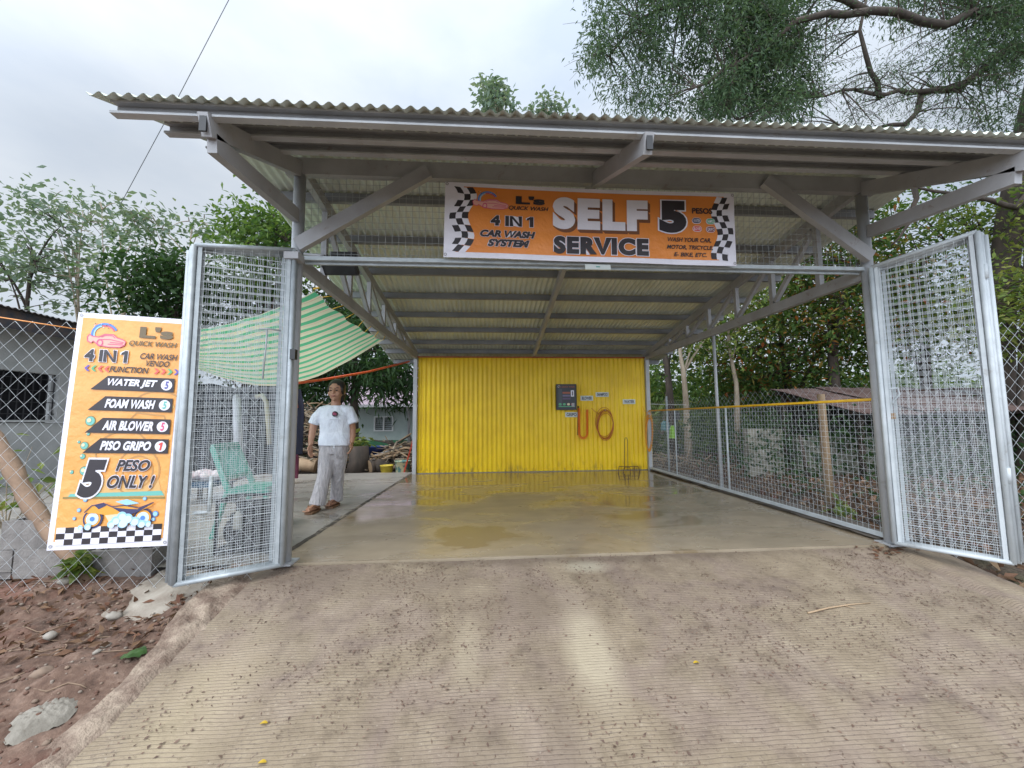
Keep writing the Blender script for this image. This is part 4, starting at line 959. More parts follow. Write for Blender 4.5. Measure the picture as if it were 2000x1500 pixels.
lf_haze = leafmat('leaf_hazed_green', [(.13, .18, .14), (.18, .23, .175), (.14, .20, .155), (.23, .26, .20)])  # greens paled towards grey, putting haze into the leaf colour
lf_dark = leafmat('leaf_dark', [(.018, .045, .018), (.035, .075, .022), (.025, .055, .022), (.06, .115, .03)])
lf_mid = leafmat('leaf_mid', [(.04, .085, .025), (.08, .145, .035), (.15, .22, .05), (.055, .105, .03)])
lf_warm = leafmat('leaf_mixed_red', [(.045, .095, .025), (.08, .14, .03), (.16, .20, .045), (.06, .11, .025), (.05, .10, .025), (.035, .075, .02), (.10, .16, .04), (.035, .08, .022), (.30, .08, .02), (.13, .19, .04), (.22, .16, .04)])
lf_yel = leafmat('leaf_yellow_green', [(.09, .15, .03), (.16, .22, .05), (.24, .25, .06), (.07, .12, .035)])
lf_feather = leafmat('leaf_feathery', [(.035, .065, .036), (.055, .095, .048), (.10, .145, .075), (.045, .08, .044)], trans=.35)
GB = lambda px, Y, z=None: Vector((U(px, 840, Y=Y).x, Y, gz(U(px, 840, Y=Y).x, Y)))
LT = 'trees beyond the left fence'
def blob(cx, cy, rx, ry, Y, n, rd=None):
    c, r = ell(cx, cy, rx, ry, Y, rd); return (c, r, n)
tree('tall loose hazed green tree at the far left edge above the dark roof', GB(40, 13), [blob(60, 470, 105, 85, 13, 40), blob(60, 560, 110, 45, 13, 18)], lf_haze, barkd, .12, 24, .32, .21, .11, .25, LT, seed=3)
tree('open tree with bare forked stems just left of the overhead cable foot', GB(190, 13.5), [blob(180, 455, 75, 55, 13.5, 20), blob(150, 540, 70, 60, 13.5, 10), blob(115, 395, 35, 25, 13.5, 6)], lf_haze, barkp, .08, 16, .28, .20, .10, .3, LT, seed=4, hollow=.6)
tree('slim pale stemmed tree with sparse leaf tufts under the overhead cable', GB(248, 12.0), [blob(222, 428, 55, 30, 12, 12), blob(272, 440, 40, 45, 12, 9), blob(205, 505, 45, 40, 12, 5)], lf_haze, barkp, .07, 15, .22, .19, .11, .3, LT, seed=5, hollow=.7)
tree('sparse thin tree between the cable and the left gate', GB(300, 12.0), [blob(303, 455, 30, 45, 12, 7), blob(350, 475, 45, 40, 12, 8), blob(395, 440, 30, 20, 12, 6), blob(445, 455, 40, 25, 12.2, 8)], lf_haze, barkp, .06, 15, .20, .16, .09, .3, LT, seed=6, hollow=.7)
tree('dense dark bushy tree standing behind the left gate top', GB(330, 8.6), [blob(330, 560, 85, 60, 8.6, 46)], lf_dark, barkd, .10, 60, .26, .15, .07, .35, LT, seed=7)
tree('rounded deep green tree behind the left front post', GB(520, 9.5), [blob(525, 500, 95, 80, 9.5, 60), blob(560, 450, 50, 40, 9.5, 20), blob(470, 570, 50, 50, 9.3, 10)], lf_mid, barkd, .14, 60, .28, .14, .065, .3, LT, seed=8)
tree('broad dark tree behind the striped tarp', GB(480, 10.5), [blob(480, 660, 140, 90, 10.5, 60)], lf_dark, barkd, .12, 55, .34, .16, .07, .35, LT, seed=9)
tree('mango tree with long drooping dark leaves behind the woman', GB(690, 10.5), [blob(690, 660, 110, 85, 10.2, 70), blob(770, 730, 55, 50, 9.6, 24), blob(620, 760, 60, 55, 10.6, 26), blob(700, 590, 80, 60, 11, 26)], lf_dark, barkd, .16, 60, .24, .24, .05, .75, LT, seed=10)
tree('pale tree top showing over the middle of the roof edge', GB(965, 15), [blob(960, 178, 26, 22, 15, 14), blob(975, 215, 36, 30, 15, 16)], lf_haze, barkp, .12, 30, .20, .24, .13, .3, 'tree tops seen over the roof', seed=11)
tree('lower tree top right of the pale one over the roof edge', GB(1065, 15.5), [blob(1070, 216, 34, 16, 15.5, 16)], lf_haze, barkp, .10, 28, .20, .24, .13, .3, 'tree tops seen over the roof', seed=12)
RT_ = 'trees beyond the right fence'
tr = lambda pts: [U(*q[:2], Y=q[2]) for q in pts]
tree('brown ivy clad trunk tree nearest the yellow wall on the right', GB(1312, 9.5), [blob(1330, 640, 75, 70, 9.8, 34), blob(1290, 740, 30, 60, 10.5, 16)], lf_mid, barkd, .11, 50, .3, .13, .06, .3, RT_, seed=21, trunk=tr([(1318, 905, 9.5), (1312, 840, 9.5), (1308, 770, 9.5), (1303, 720, 9.5), (1299, 690, 9.5), (1300, 640, 9.7), (1315, 600, 9.8)]))
tree('pale straight trunk tree second from the yellow wall', GB(1342, 9.0), [blob(1380, 640, 70, 60, 9.4, 26), blob(1440, 600, 70, 60, 9.6, 22)], lf_yel, barkp, .085, 40, .3, .13, .06, .3, RT_, seed=22, trunk=tr([(1345, 905, 9), (1343, 850, 9), (1340, 790, 9), (1335, 730, 9), (1328, 685, 9), (1335, 640, 9.1), (1370, 600, 9.3)]))
tree('pale twisting stem tree rising behind the chain link fence', GB(1438, 9.5), [blob(1470, 560, 90, 70, 9.8, 34)], lf_mid, barkp, .07, 46, .3, .13, .06, .3, RT_, seed=23, trunk=tr([(1440, 880, 9.5), (1440, 800, 9.5), (1438, 750, 9.5), (1430, 710, 9.5), (1422, 670, 9.5), (1424, 630, 9.5), (1440, 580, 9.6)]))
tree('dense dark leaved tree above the rusty shed roof', GB(1560, 10.5), [blob(1520, 680, 140, 90, 10.5, 90), blob(1600, 590, 130, 80, 10.5, 70), blob(1450, 720, 90, 60, 11, 34)], lf_warm, barkd, .18, 62, .34, .14, .065, .3, RT_, seed=24)
tree('broad tree with reddish leaf tips behind the right truss', GB(1640, 8.8), [blob(1620, 500, 110, 70, 8.8, 60), blob(1660, 620, 110, 80, 8.8, 60), blob(1600, 440, 60, 50, 9, 26)], lf_warm, barkd, .16, 56, .3, .13, .06, .3, RT_, seed=25)
tree('light crowned tree with sky gaps behind the right white gate', GB(1800, 8.6), [blob(1790, 450, 120, 70, 8.6, 40), blob(1830, 640, 130, 70, 8.8, 60), blob(1760, 560, 60, 50, 8.6, 18)], lf_mid, barkd, .15, 46, .28, .12, .06, .3, RT_, seed=26)
tree('yellow green bushy tree at the right edge of the frame', GB(1990, 6.6), [blob(1980, 610, 90, 80, 6.6, 50), blob(2080, 500, 120, 120, 6.8, 50), blob(1960, 420, 90, 50, 7, 24)], lf_yel, barkd, .12, 46, .22, .11, .055, .3, RT_, seed=27)
# the big tree whose boughs hang over the roof
rs = np.random.RandomState(5); rr = random.Random(5)
big = empty('tree', GB(2090, 6.4), 'large feathery tree whose dark boughs hang over the roof at upper right', 'tree')
b = MB()
b.tube(tr([(1960, 900, 7.2), (1950, 700, 7.2), (1955, 560, 7.2), (1975, 420, 7.0), (2010, 250, 6.6), (2040, 120, 6.2), (2060, -60, 6.0), (2080, -400, 5.8)]), [.24, .22, .21, .21, .20, .19, .16, .09], 12)
limbs = [([(2040, 110, 6.2), (1975, 92, 6.0), (1880, 168, 5.9), (1800, 186, 5.8), (1770, 240, 5.8), (1725, 300, 5.9)], .085), ([(1880, 168, 5.9), (1800, 176, 5.7), (1725, 190, 5.6), (1660, 176, 5.5), (1590, 190, 5.5)], .05), ([(2050, 20, 6.1), (1960, 20, 5.6), (1850, 45, 5.3), (1700, 20, 5.1), (1560, 40, 5.0), (1440, 120, 5.2), (1360, 170, 5.5)], .08),
         ([(1700, 20, 5.1), (1560, -40, 5.2), (1380, -20, 5.6), (1250, 30, 6.0), (1190, 110, 6.2)], .055), ([(2030, 330, 6.9), (1990, 405, 6.6), (1900, 385, 6.4), (1790, 366, 6.3)], .07), ([(1790, 366, 6.3), (1780, 430, 6.4), (1740, 480, 6.6)], .045), ([(1725, 190, 5.6), (1690, 110, 5.4), (1680, 30, 5.4), (1700, -50, 5.4)], .04), ([(1440, 120, 5.2), (1420, 200, 5.4), (1440, 250, 5.6)], .035), ([(1770, 240, 5.8), (1700, 255, 5.9), (1640, 245, 6)], .035), ([(2060, -60, 6), (1900, -130, 5.4), (1700, -150, 5.2), (1500, -120, 5.3)], .07)]
sm = []
for pts, r in limbs:
    P3 = tr(pts); out = []
    for i in range(len(P3)-1):
        for t in (0, .34, .67): out.append(P3[i].lerp(P3[i+1], t)+Vector((rr.gauss(0, .02), rr.gauss(0, .03), rr.gauss(0, .02))))
    out.append(P3[-1]); n = len(out); b.tube(out, [r*(1-.72*i/(n-1)) for i in range(n)], 8); sm += out
sv = np.array([tuple(q) for q in sm]); cents = []; dense = []
def region(x0, x1, y0, y1, n, Y0_, Y1_, lst):
    for i in range(n): lst.append(U(rr.uniform(x0, x1), rr.uniform(y0, y1), Y=rr.uniform(Y0_, Y1_)))
region(1150, 1290, -60, 190, 40, 5.6, 6.8, dense); region(1290, 1570, -80, 215, 120, 5.0, 6.6, dense); region(1400, 1570, 0, 225, 42, 5.0, 5.9, dense); region(1200, 1560, 150, 250, 22, 5.8, 7.0, dense)
region(1560, 2010, -90, 275, 165, 5.0, 6.8, cents); region(1840, 2060, -120, 120, 50, 5.0, 6.2, dense); region(1700, 2050, -120, 40, 26, 5.2, 6.4, dense); region(1900, 2050, 60, 260, 18, 5.4, 6.6, dense)
for q in dense+cents:
    i = int(((sv-np.array(q))**2).sum(1).argmin()); a = Vector(sm[i]); d_ = (q-a).length
    m_ = a.lerp(q, .5)+Vector((rr.gauss(0, .05), rr.gauss(0, .05), .12*d_)); b.tube(bez(a, m_, q, 5), [.012, .010, .008, .006, .003], 4, cap=False)
    for k in range(4):
        e = q+Vector((rr.gauss(0, .26), rr.gauss(0, .22), -abs(rr.gauss(.16, .12)))); b.tube(bez(q, q.lerp(e, .6)+Vector((0, 0, .06)), e, 4), [.004, .003, .003, .002], 3, cap=False)
b.build('trunk', barkd, big)
v1, f1 = leafmesh([tuple(q) for q in dense], 165, .15, .090, .021, .85, rs); v2, f2 = leafmesh([tuple(q) for q in cents], 55, .14, .070, .012, .95, rs)
mesh_from('crown', np.concatenate([v1, v2]), np.concatenate([f1, f2+len(v1)]), lf_feather, big)
# far wood that closes the horizon
rs = np.random.RandomState(9); cs = []
for i in range(420):
    a = rs.uniform(-75, 78); Y = rs.uniform(19, 30); x = math.tan(R(a*.75))*Y
    h = 2.6 if x < -3 else 5.5
    cs.append((x, Y, rs.uniform(-1.4, h*(.6+.4*noise.noise(Vector((x*.2, 0, 0)))))))
v, f = leafmesh(cs, 90, .75, .42, .22, .3, rs)
o = mesh_from('far_woodland', v, f, lf_dark, None); tag(o, 'dark wall of far trees and scrub closing the horizon', 'woodland', kind='stuff')
rs = np.random.RandomState(19); cs = []
for i in range(150):
    x = rs.uniform(4.2, 15); Y = rs.uniform(10.5, 14); cs.append((x, Y, rs.uniform(-.1, 2.2)))
v, f = leafmesh(cs, 110, .42, .20, .09, .3, rs)
o = mesh_from('undergrowth', v, f, lf_mid, None); tag(o, 'tangled green undergrowth under the right hand trees', 'undergrowth', kind='stuff')
cs = []
for i in range(120):
    t_ = rs.uniform(0, 1); x = 4.3+t_*6.5; y = rs.choice([rs.normal(6.75, .15), rs.normal(5.3, .6), rs.normal(8.3, .3)], p=[.55, .15, .30]); cs.append((x, y, rs.uniform(-.05, .95 if y > 6.2 else .18)))
v, f = leafmesh(cs, 34, .15, .12, .06, .3, rs)
o = mesh_from('ground_cover', v, f, lf_dark, None); tag(o, 'creepers and weeds covering the block walls and ground by the shed', 'creeper', kind='stuff')
# leaf litter on the ground at right
rs = np.random.RandomState(23)
n = 5200; x = rs.uniform(3.5, 13, n); y = rs.uniform(2.2, 11, n)
cs = np.stack([x, y, np.array([gz(a, c_)+noise.noise(Vector((a*.7, c_*.7, 3)))*.05+.02 for a, c_ in zip(x, y)])], 1)
v, f = leafmesh(cs, 3, .05, .11, .05, .1, rs, .2)
o = mesh_from('leaf_litter', v, f, leafmat('dead_leaves', [(.10, .055, .035), (.17, .10, .06), (.06, .035, .025), (.22, .15, .09), (.13, .05, .035)], .1, .8), None); tag(o, 'brown fallen leaves covering the ground right of the wash bay', 'leaf litter', kind='stuff')

# ------------------------------------------------------------------ buildings around the plot
hx = -7.6
a = U(0, 718, X=hx); d = U(110, 820, X=hx); zt = U(70, 728, X=hx).z; zb = U(70, 820, X=hx).z
plaster = mat('grey_plaster', (.52, .525, .52), (.40, .405, .40), rough=.85, scale=2.5, bump=.3)
hl = empty('house', (hx-1.2, 6.5, -.07), 'low grey plastered house with a dark grilled opening at far left', 'house')
y0, y1, ye = 5.0, d.y, U(185, 800, X=hx).y
b = MB()
b.box((hx-.07, (y0-2+ye)/2, (zb-.1)/2-.05), (.14, ye-y0+2, zb+.1)); b.box((hx-.07, (y0-2+ye)/2, (zt+2.75)/2), (.14, ye-y0+2, 2.75-zt))
b.box((hx-.07, (y1+ye)/2, (zb+zt)/2), (.138, ye-y1, zt-zb)); b.box((hx-.07, y0-1.2, (zb+zt)/2), (.138, 1.6, zt-zb))
b.box((hx-1.2, ye-.07, 1.25), (2.1, .139, 2.7)); b.build('wall', plaster, hl)
b = MB(); b.box((hx-.45, (y0+y1)/2-.2, (zb+zt)/2), (.02, y1-y0+.9, zt-zb+.3), 0); b.build('opening', mat('dark_room', (.012, .012, .016), rough=.9), hl)
b = MB(); b.box((hx+.012, (y0+y1)/2-.1, zb-.02), (.05, y1-y0+.4, .035)); b.build('sill', plaster, hl)
b = MB()
for i in range(12): b.box((hx-.06, y1-.03-.11*i, (zb+zt)/2), (.012, .014, zt-zb))
for i in range(4): b.box((hx-.048, (y0+y1)/2, zb+(zt-zb)*(i+.5)/4), (.010, y1-y0+.2, .012))
b.build('grille', mat('dark_grille', (.04, .04, .045)), hl)
e0 = U(150, 655, X=hx+.35)
b = MB(); b.beam((hx+.35, 3, e0.z+.04), (hx+.35, ye+.25, e0.z+.04), .03, .28); b.build('fascia', mat('dark_fascia', (.05, .055, .07), (.11, .08, .07), rough=.8, scale=8), hl)
b = MB(); b.grid(lambda u, v: (hx+.45-3.2*u, 3+(ye-2.6)*v, e0.z+.20+.25*u+.012*math.sin(v*(ye-2.6)/.09*6.28)), 8, 500); b.build('roof', mat('dark_roof_sheet', (.06, .058, .06), (.11, .09, .08), rough=.7), hl)
# house far behind the woodpile
HY = 15.0; c0 = U(690, 792, Y=HY); c1 = U(900, 792, Y=HY); zg = -1.2
hb = empty('house', ((c0.x+c1.x)/2, HY+2, zg), 'pale green house with a mauve roof behind the woodpile', 'house')
w0, w1 = U(731, 813, Y=HY), U(768, 842, Y=HY); gw = mat('pale_green_wall', (.36, .42, .40), (.30, .36, .34), rough=.8, scale=3)
b = MB(); zt_ = c0.z-.12
b.box(((c0.x+w0.x)/2, HY+.08, (zg+zt_)/2), (w0.x-c0.x, .16, zt_-zg)); b.box(((w1.x+c1.x)/2, HY+.08, (zg+zt_)/2), (c1.x-w1.x, .16, zt_-zg))
b.box(((w0.x+w1.x)/2, HY+.08, (zg+w1.z)/2), (w1.x-w0.x, .158, w1.z-zg)); b.box(((w0.x+w1.x)/2, HY+.08, (w0.z+zt_)/2), (w1.x-w0.x, .158, zt_-w0.z))
b.box((c0.x+.08, HY+2, (zg+zt_)/2), (.158, 3.9, zt_-zg)); b.build('wall', gw, hb)
b = MB(); b.box(((c0.x+c1.x)/2, HY-.012, U(760, 862, Y=HY).z/2+zg/2), (c1.x-c0.x-.01, .02, U(760, 857, Y=HY).z-zg)); b.build('painted_base', mat('green_base', (.035, .16, .07), (.03, .12, .06), rough=.7), hb)
b = MB(); b.grid(lambda u, v: (c0.x-.7+(c1.x-c0.x+1.4)*u, HY-.65+2.9*v, c0.z+1.55*v+.018*math.sin(u*60*6.28)), 300, 2); b.grid(lambda u, v: (c0.x-.7+(c1.x-c0.x+1.4)*u, HY+2.25+2.9*v, c0.z+1.55*(1-v)), 4, 2); b.build('roof', mat('mauve_roof', (.40, .32, .36), (.34, .26, .30), rough=.6), hb)
b = MB(); b.beam((c0.x-.7, HY-.68, c0.z-.04), (c1.x+.7, HY-.68, c0.z-.04), .09, .09); b.build('gutter', mat('pale_gutter', (.46, .46, .48)), hb)
x_ = U(800, 800, Y=HY).x; b = MB(); b.tube([(x_, HY-.62, c0.z-.06), (x_, HY-.1, c0.z-.3), (x_, HY-.1, zg)], .05, 8); b.build('downspout', mat('pale_gutter', (.5,)*3), hb)
ww, wh = w1.x-w0.x, w0.z-w1.z; wc = (w0+w1)/2; fm = mat('white_frame', (.66, .68, .68), rough=.5)
b = MB()
for k in (-1, 0, 1): b.box((wc.x+k*(ww/2-.02), HY-.01, wc.z), (.05, .06, wh))
for k in (-1, 1): b.box((wc.x, HY-.008, wc.z+k*(wh/2-.02)), (ww, .05, .045))
wn = b.build('window', fm, hb)
b = MB(); b.box((wc.x, HY+.12, wc.z), (ww, .01, wh)); b.build('dark_interior', mat('dark_room', (.012,)*3), wn)
b = MB()
for k in range(8):
    for sx in (-1, 1): b.box((wc.x+sx*ww*.25, HY+.03, wc.z-wh/2+wh*(k+.5)/8), (ww*.44, .07, .012), 0, Matrix.Rotation(R(35), 3, 'X'))
b.build('louvres', mat('louvre_glass', (.42, .46, .46), rough=.2), wn)
# rusty shed and block wall on the right
rustm = mat('rusty_sheet', (.06, .03, .024), (.125, .085, .075), rough=.8, scale=3.2, bump=.5, stretch=(1, 1, 1))
A0 = U(1508, 762, Y=8.2); A1 = U(1612, 800, Y=6.4)
sh_ = empty('shed', (8, 7.4, -.07), 'low shed with a rusty sheet roof behind the right mesh fence', 'shed')
xs0, xs1 = A0.x, 12.5; rzz = lambda y: A1.z+(A0.z-A1.z)*(y-6.4)/1.8
b = MB()
for k in range(7):
    x0_ = xs0-.1+k*1.08; wob = rr.uniform(-.12, .12); tz = rr.uniform(-.02, .03)
    b.grid(lambda u, v: (x0_+1.16*u, 6.15+wob+(2.15+.1*wob)*v, rzz(6.15+2.2*v)+tz+.01*k % .02+.012*math.cos(u*15*6.28)+.03*noise.noise(Vector((u*2+k, v*2, 0)))), 90, 5)
b.build('roof', rustm, sh_)
for i, x in enumerate((xs0+.15, xs0+2.2, xs0+4.4, xs0+6.6)):
    for y in (6.4, 8.1): b = MB(); b.tube([(x, y, -.1), (x+.03, y, rzz(y)-.03)], .05, 7); b.build('post', barkd, sh_)
b = MB()
for y in (6.4, 8.1): b.beam((xs0, y, rzz(y)-.05), (xs1, y, rzz(y)-.05), .05, .07)
b.build('eave_beam', barkd, sh_)
b = MB(); b.box(((xs0+xs1)/2, 8.25, .6), (xs1-xs0, .05, 1.4)); b.build('back_boarding', mat('dark_boards', (.045, .04, .035), (.025, .022, .02), rough=.9, scale=5), sh_)
blockm = mat('weathered_block', (.20, .19, .155), (.11, .115, .085), rough=.9, scale=3, bump=.5)
k0, k1, k2 = U(1460, 838, Y=7.0), U(1528, 838, Y=7.0), U(1900, 845, Y=7.0)
b = MB(); b.grid(lambda u, v: (k0.x+(k1.x-k0.x)*u, 7.0, -.1+(k0.z+.1)*v), 4, 2); b.box(((k0.x+k1.x)/2, 7.07, (k0.z-.1)/2), (k1.x-k0.x, .12, k0.z+.1)); 
tag(b.build('block_wall', mat('limewashed_block', (.30, .28, .23), (.18, .17, .13), rough=.9, scale=3, bump=.5)), 'pale limewashed low wall end just left of the shed opening', 'wall')
x3 = U(1548, 838, Y=6.9).x; b = MB(); b.box(((x3+k2.x)/2, 6.9, (k2.z-.12)/2), (k2.x-x3, .14, k2.z+.02))
tag(b.build('block_wall', blockm), 'long weathered block wall under the rusty shed roof', 'wall')
b = MB(); b.tube([U(1578, 930, Y=5.6), U(1562, 850, Y=5.8)], [.035, .02], 7); tag(b.build('stake', barkd), 'dark leaning stake in front of the long block wall', 'stake')

# ------------------------------------------------------------------ yard clutter behind the pad
gzb = -.07
def log(px0, px1, y, rad, Y, label, m_=barkp, endm=None, tilt=0):
    p0, p1 = U(px0, y, Y=Y), U(px1, y-tilt, Y=Y+.1); b = MB(); pts = [p0.lerp(p1, t)+Vector((0, .03*math.sin(t*5), .02*math.sin(t*4))) for t in np.linspace(0, 1, 8)]
    b.tube(pts, [rad*(1+.09*math.sin(i*1.9)) for i in range(8)], 12); o = b.build('log', m_, None); tag(o, label, 'log')
    for p_, q_ in ((pts[0], pts[1]), (pts[-1], pts[-2])):
        b = MB(); d_ = (p_-q_).normalized(); b.lathe(p_+d_*.002, [(rad*1.0, 0), (rad*.6, .004), (.001, .005)], 12, 0, d_); b.build('cut_end', endm or wood, o)
tanlog = mat('peeled_log', (.42, .30, .19), (.30, .20, .12), rough=.8, scale=4, bump=.4)
log(545, 618, 909, .125, 8.35, 'long peeled pale log lying behind the pad left of the woman', tanlog)
log(722, 757, 912, .14, 8.4, 'short dark log with a sawn end beside the yellow bucket', barkd)
b = MB(); c = U(699, 925, Y=8.5); b.tube([c, c+Vector((.02, 0, .25)), c+Vector((0, .02, .55))], [.24, .20, .19], 14); o = tag(b.build('stump', barkd), 'dark upright tree stump behind the woman on the right', 'stump')
c = U(755, 927, Y=8.15); b = MB(); b.lathe(c, [(.10, 0), (.125, .17), (.132, .17), (.132, .185), (.120, .185), (.098, .01), (.001, .008)], 20)
o = tag(b.build('bucket', mat('yellow_bucket', (.66, .50, .06), rough=.5)), 'small yellow plastic bucket behind the pad', 'bucket')
c = U(786, 928, Y=8.15); b = MB(); b.lathe(c, [(.125, 0), (.150, .27), (.157, .27), (.157, .285), (.144, .285), (.12, .012), (.001, .01)], 20)
o = tag(b.build('pail', mat('paint_splashed_pail', (.10, .24, .23), (.58, .56, .34), rough=.55, scale=9, lo=.46, hi=.54)), 'paint splashed teal pail beside the yellow wall', 'pail')
b = MB(); b.tube([c+Vector((-.15, 0, .27)), c+Vector((-.10, -.12, .20)), c+Vector((.08, -.13, .19)), c+Vector((.15, 0, .27))], .004, 5); b.build('handle', steel, o)
b = MB(); b.beam(U(788, 927, Y=7.98), U(808, 855, Y=8.05), .035, .02); tag(b.build('red_bar', mat('red_bar', (.55, .06, .03), rough=.5)), 'red bar leaning beside the left end of the yellow wall', 'bar')
# wheelbarrow
wc_ = U(722, 905, Y=9.2); wb = empty('wheelbarrow', wc_, 'blue wheelbarrow parked by the brushwood behind the pad', 'wheelbarrow')
tz = U(722, 876, Y=9.2).z; bl = mat('blue_tray', (.03, .07, .28), (.025, .05, .20), rough=.45)
b = MB(); vs = []
for z, sx, sy in ((tz-.13, .20, .17), (tz+.04, .34, .26), (tz+.05, .36, .28), (tz+.035, .325, .245), (tz-.115, .19, .16)):
    vs += [(wc_.x+sx*math.copysign(abs(math.cos(t))**.6, math.cos(t))+(.06 if z > tz-.1 else 0), wc_.y+sy*math.copysign(abs(math.sin(t))**.6, math.sin(t)), z) for t in np.linspace(0, 2*math.pi, 24, endpoint=False)]
b.add(vs, [(i*24+j, i*24+(j+1) % 24, (i+1)*24+(j+1) % 24, (i+1)*24+j) for i in range(4) for j in range(24)]+[tuple(range(24))[::-1], tuple(96+j for j in range(24))], 0, True); b.build('tray', bl, wb)
b = MB()
for s in (-1, 1): b.tube([(wc_.x-.45, wc_.y+s*.10, tz-.28), (wc_.x+.1, wc_.y+s*.18, tz-.15), (wc_.x+.75, wc_.y+s*.26, tz+.05)], .016, 7); b.tube([(wc_.x+.12, wc_.y+s*.18, tz-.15), (wc_.x+.2, wc_.y+s*.2, wc_.z)], .014, 7)
b.build('frame', steel, wb); b = MB(); b.lathe((wc_.x-.45, wc_.y-.04, tz-.28), [(.05, 0), (.17, .005), (.18, .04), (.17, .075), (.05, .08)], 18, 0, (0, 1, 0)); b.build('wheel', rubber, wb)
# brushwood heaps: nobody could count the sticks
def sticks(cx, cy, rx, ry, Y, n, label, seed, name='brushwood', rad=(.006, .02), ln=(.3, .9), mats=None):
    rs = random.Random(seed); b = MB(); c, r = ell(cx, cy, rx, ry, Y, .5)
    for i in range(n):
        u = rs.uniform(-1, 1); q = c+Vector((u*r.x, rs.uniform(-.5, .6), -r.z+2*r.z*rs.random()*(1-abs(u)**1.7))); q.z = max(q.z, gzb+.02)
        d_ = Vector((rs.gauss(0, 1), rs.gauss(0, .6), rs.gauss(0, .33))).normalized()*rs.uniform(*ln)*.5; k = rs.uniform(*rad)
        a, e = q-d_, q+d_; a.z = max(a.z, gzb); e.z = max(e.z, gzb)
        b.tube([a, q+Vector((0, 0, rs.gauss(0, .03))), e], [k, k*.9, k*.6], 5, m=rs.randrange(3))
    return tag(b.build(name, mats or [barkp, barkd, tanlog]), label, 'brushwood', kind='stuff')
sticks(610, 845, 60, 62, 9.0, 420, 'heap of dry brushwood rising behind the woman on the left', 31, ln=(.3, 1.0))
sticks(775, 893, 50, 34, 9.0, 320, 'low scatter of split firewood beside the yellow wall', 32, rad=(.008, .028))
sticks(690, 900, 60, 22, 9.6, 160, 'loose sticks lying around the stump and wheelbarrow', 33)
sticks(1320, 905, 60, 12, 8.6, 120, 'dry twigs scattered behind the mesh fence near the yellow wall', 34, rad=(.004, .012))
def plant(label, px, py, Y, h, n, Lf, Wf, lm, seed, name='plant', lean=.3, r=.006, cat='plant', spread=.06, per=5):
    rr_ = random.Random(seed); base = U(px, py, Y=Y); root = empty(name, base, label, cat); b = MB(); cs = []
    for i in range(n):
        e = base+Vector((rr_.gauss(0, lean)*h, rr_.gauss(0, lean)*h*.6, h*rr_.uniform(.6, 1.1))); pts = bez(base, base.lerp(e, .4)+Vector((0, 0, .2*h)), e, 6); b.tube(pts, [r*(1-.14*k) for k in range(6)], 5); cs += [tuple(q) for q in pts[2:]]
    b.build('stem', barkp, root); v, f = leafmesh(cs, per, spread, Lf, Wf, .2, np.random.RandomState(seed)); mesh_from('foliage', v, f, lm, root)
plant('fresh green seedling bush beside the blue wheelbarrow', 700, 905, 9.0, .55, 9, .16, .08, lf_yel, 41)
plant('small green weed by the leaning post foot at the left fence', 150, 1120, 2.95, .10, 5, .07, .05, lf_yel, 42, r=.003, spread=.025)
plant('leafy shrub with bare curved twigs behind the left chain link fence', 10, 1040, 3.5, .62, 10, .11, .05, lf_yel, 43, lean=.55, per=2, spread=.10)
plant('small green weed growing right of the slab near the timber post', 1655, 1025, 3.95, .18, 7, .08, .05, lf_yel, 44, r=.003, spread=.03)
plant('low green weed beside the right gate hinge foot', 1745, 1030, 3.7, .20, 7, .08, .05, lf_mid, 45, r=.003, spread=.03)
plant('broad leaved pale banana like plant behind the fence by the yellow wall', 1293, 850, 10.2, 1.1, 9, .5, .16, lf_yel, 46, lean=.35, r=.02, per=2, spread=.1)
# hanging bits
def cloth(name, px, py, wpx, hpx, Y, m_, label, cat, flare=.15, seed=0, parts=None):
    c = U(px, py, Y=Y); k = (U(px+10, py, Y=Y)-c).length/10; w_, h_ = wpx*k, hpx*k; root = empty(name, c-Vector((0, 0, h_)), label, cat)
    b = MB()
    b.grid(lambda u, v: (c.x+w_*.5*(.55+.45*min(1, v*4)+flare*v)*math.cos(u*6.283)*(1+.10*math.sin(u*25+v*3)), c.y+.07*(.6+.5*v)*math.sin(u*6.283)*(1+.25*math.sin(u*31+seed)), c.z-h_*v), 40, 14)
    b.build('fabric', m_, root); return root, c, w_, h_, k
rt_, c, w_, h_, k = cloth('hanging_jacket', 578, 760, 30, 130, 6.6, mat('navy_cloth', (.018, .022, .045), (.03, .03, .05), rough=.9), 'dark navy jacket with orange trim hanging beside the left post', 'jacket')
b = MB(); om = mat('orange_trim', (.75, .15, .05), rough=.7)
b.tube([c+Vector((-.02, -.06, .0)), c+Vector((.04, -.085, -.12)), c+Vector((.07, -.09, -.30))], .016, 6); b.add([c+Vector((-.06, -.10, -.42)), c+Vector((.05, -.112, -.55)), c+Vector((-.08, -.115, -.56))], [(0, 1, 2)]); b.build('trim', om, rt_)
cloth('hanging_skirt', 572, 880, 22, 55, 6.8, mat('maroon_cloth', (.16, .035, .07), (.22, .06, .10), rough=.9), 'maroon cloth hanging below the navy jacket', 'cloth', .1, 3)
cloth('hanging_cloth', 1299, 822, 15, 18, 9.3, mat('teal_cloth', (.10, .24, .26), rough=.9), 'faded teal cloth hanging on the fence line by the yellow wall', 'cloth', .05, 5)
cloth('bag', 1321, 803, 11, 16, 8.9, black, 'small black bag hung on the pale trunk by the fence', 'bag', .2, 6)
cloth('net_bag', 1313, 831, 9, 24, 8.6, mat('lime_net', (.30, .62, .04), rough=.6), 'lime green net bag hanging below the small black bag', 'bag', .3, 7)
